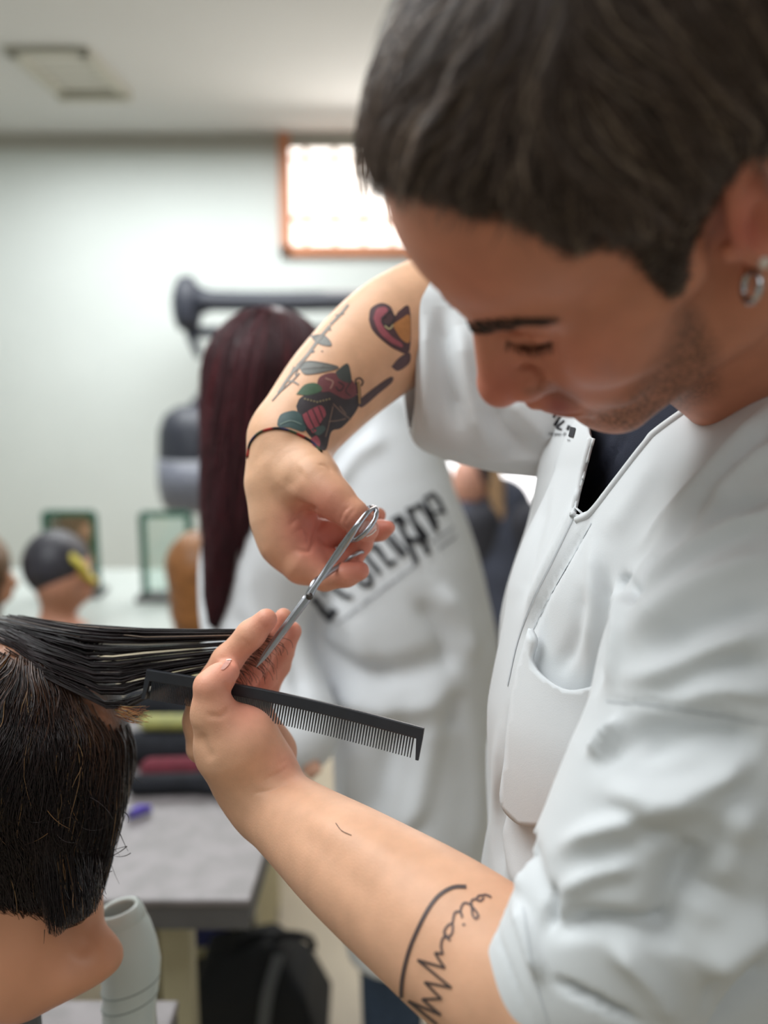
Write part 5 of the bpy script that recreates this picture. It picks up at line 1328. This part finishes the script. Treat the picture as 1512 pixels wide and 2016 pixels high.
def glass(px0, px1, pyt, Yoff, label, mirror):
    y_ = c1[1]-Yoff; a = on_y(px0, pyt, y_); b = on_y(px1, pyt, y_); h_ = a[2]-TZ; w_ = max(b[0]-a[0], .02)
    t = empty('glass_screen', ((a[0]+b[0])/2, y_, TZ), label, 'screen')
    wpart('pane', box(((a[0]+b[0])/2, y_, TZ+h_/2+.01), (w_-.02, .006, h_-.02)), M_MIRROR if mirror else M_PANE, t)
    for x_ in (a[0], b[0]): bevel(wpart('edge', box((x_, y_, TZ+h_/2), (.022, .016, h_)), M_GREEN, t), .003)
    wpart('edge', box(((a[0]+b[0])/2, y_, TZ+h_), (w_, .016, .018)), M_GREEN, t)
    wpart('foot', box(((a[0]+b[0])/2, y_, TZ+.008), (w_+.04, .10, .016)), M_EDGE, t); return t
glass(88, 184, 1010, .35, 'green-edged mirror standing behind the dark-haired training head', True)
glass(279, 372, 1012, .40, 'green-edged clear glass screen between the two training heads', False)
# ------------------------------------------------------------------ hooded dryer on a black swivel arm
YH = 3.9
M_DARK = mat('dark_plastic', (44, 46, 56), rough=.45, noise=.08); M_GRV = mat('grey_visor', (112, 114, 126), rough=.35, noise=.06)
hb = on_y(385, 900, YH)
hd = empty('hood_dryer', (hb[0], YH, 0), 'hooded hair dryer with dark dome and grey visor on a stand', 'dryer')
HRd = (on_y(455, 900, YH)[0]-on_y(312, 900, YH)[0])/2; hc_ = on_y(384, 895, YH); zt = on_y(384, 795, YH)[2]; zm = on_y(384, 905, YH)[2]; zl = on_y(384, 1000, YH)[2]
dome = [(.0001, zt), (HRd*.45, zt-.012), (HRd*.78, zt-.05), (HRd*.95, zt-.12), (HRd, zm)]
wpart('dome', lathe(dome, 28, (hc_[0], YH, 0)), M_DARK, hd, True)
o = wpart('visor', lathe([(HRd, zm-.002), (HRd*1.01, (zm+zl)/2), (HRd*.92, zl+.03), (HRd*.80, zl)], 28, (hc_[0], YH, 0)), M_GRV, hd, True); solid(o, .006, -1)
o = wpart('rim', lathe([(HRd*1.02, zm-.012), (HRd*1.03, zm), (HRd*1.02, zm+.012)], 28, (hc_[0], YH, 0)), mat('pale_rim', (150, 152, 160), rough=.4, noise=.03), hd, True); solid(o, .006, -1)
px_ = hc_[0]+.10
wpart('pole', tube(np.array([[px_, YH+.16, .05], [px_, YH+.16, zt+.06]]), .018, 12), M_DARK, hd, True)
wpart('bracket', tube(spline(np.array([[px_, YH+.16, zt+.05], [px_-.03, YH+.10, zt+.09], [hc_[0], YH, zt-.004]]), 10), .016, 10), M_DARK, hd, True)
for k in range(5):
    a = 2*math.pi*k/5; wpart('leg', tube(np.array([[px_, YH+.16, .07], [px_+.26*math.cos(a), YH+.16+.26*math.sin(a), .035]]), .014, 8), M_DARK, hd); wpart('caster', tube(np.array([[px_+.26*math.cos(a)-.012, YH+.16+.26*math.sin(a), .025], [px_+.26*math.cos(a)+.012, YH+.16+.26*math.sin(a), .025]]), .025, 12), M_DARK, hd)
A0, A1 = on_y(368, 592, WY-.35), on_y(790, 588, WY-.35)
arm = empty('lamp_arm', (A1[0], WY, A1[2]), 'black double swivel arm reaching out from the back wall', 'arm')
yA = WY-.35
wpart('arm_bar', tube(spline(np.array([[A0[0]+.05, yA, A0[2]], [A0[0]+.5, yA, A0[2]-.005], [A1[0], yA, A1[2]]]), 12), [.075]+[.05]*11+[.045]*(len(spline(np.zeros((3, 3)), 12))-12), 14), M_DARK, arm, True)
hz = on_y(368, 545, yA)[2]-on_y(368, 640, yA)[2]
wpart('head_joint', lathe([(.0001, hz*.52), (.035, hz*.50), (.06, hz*.30), (.075, 0), (.07, -hz*.35), (.05, -hz*.6), (.0001, -hz*.65)], 20, (A0[0], yA, A0[2])), M_DARK, arm, True)
B0 = on_y(375, 655, yA)
wpart('lower_bar', tube(np.array([B0, on_y(520, 650, yA), on_y(790, 652, yA)]), [.03, .022, .03], 10), M_DARK, arm, True)
wpart('hook', tube(spline(np.array([B0+[0, 0, .06], B0, B0+[.03, 0, -.09], on_y(392, 705, yA)]), 10), np.linspace(.034, .014, len(spline(np.zeros((4, 3)), 10))), 10), M_DARK, arm, True)
wpart('wall_plate', box((A1[0], WY-.015, A1[2]-.08), (.12, .03, .36)), M_DARK, arm)
for z_ in (A1[2], B0[2]): wpart('wall_rod', tube(np.array([[A1[0], WY-.01, z_], [A1[0], yA, z_]]), .03, 10), M_DARK, arm, True)
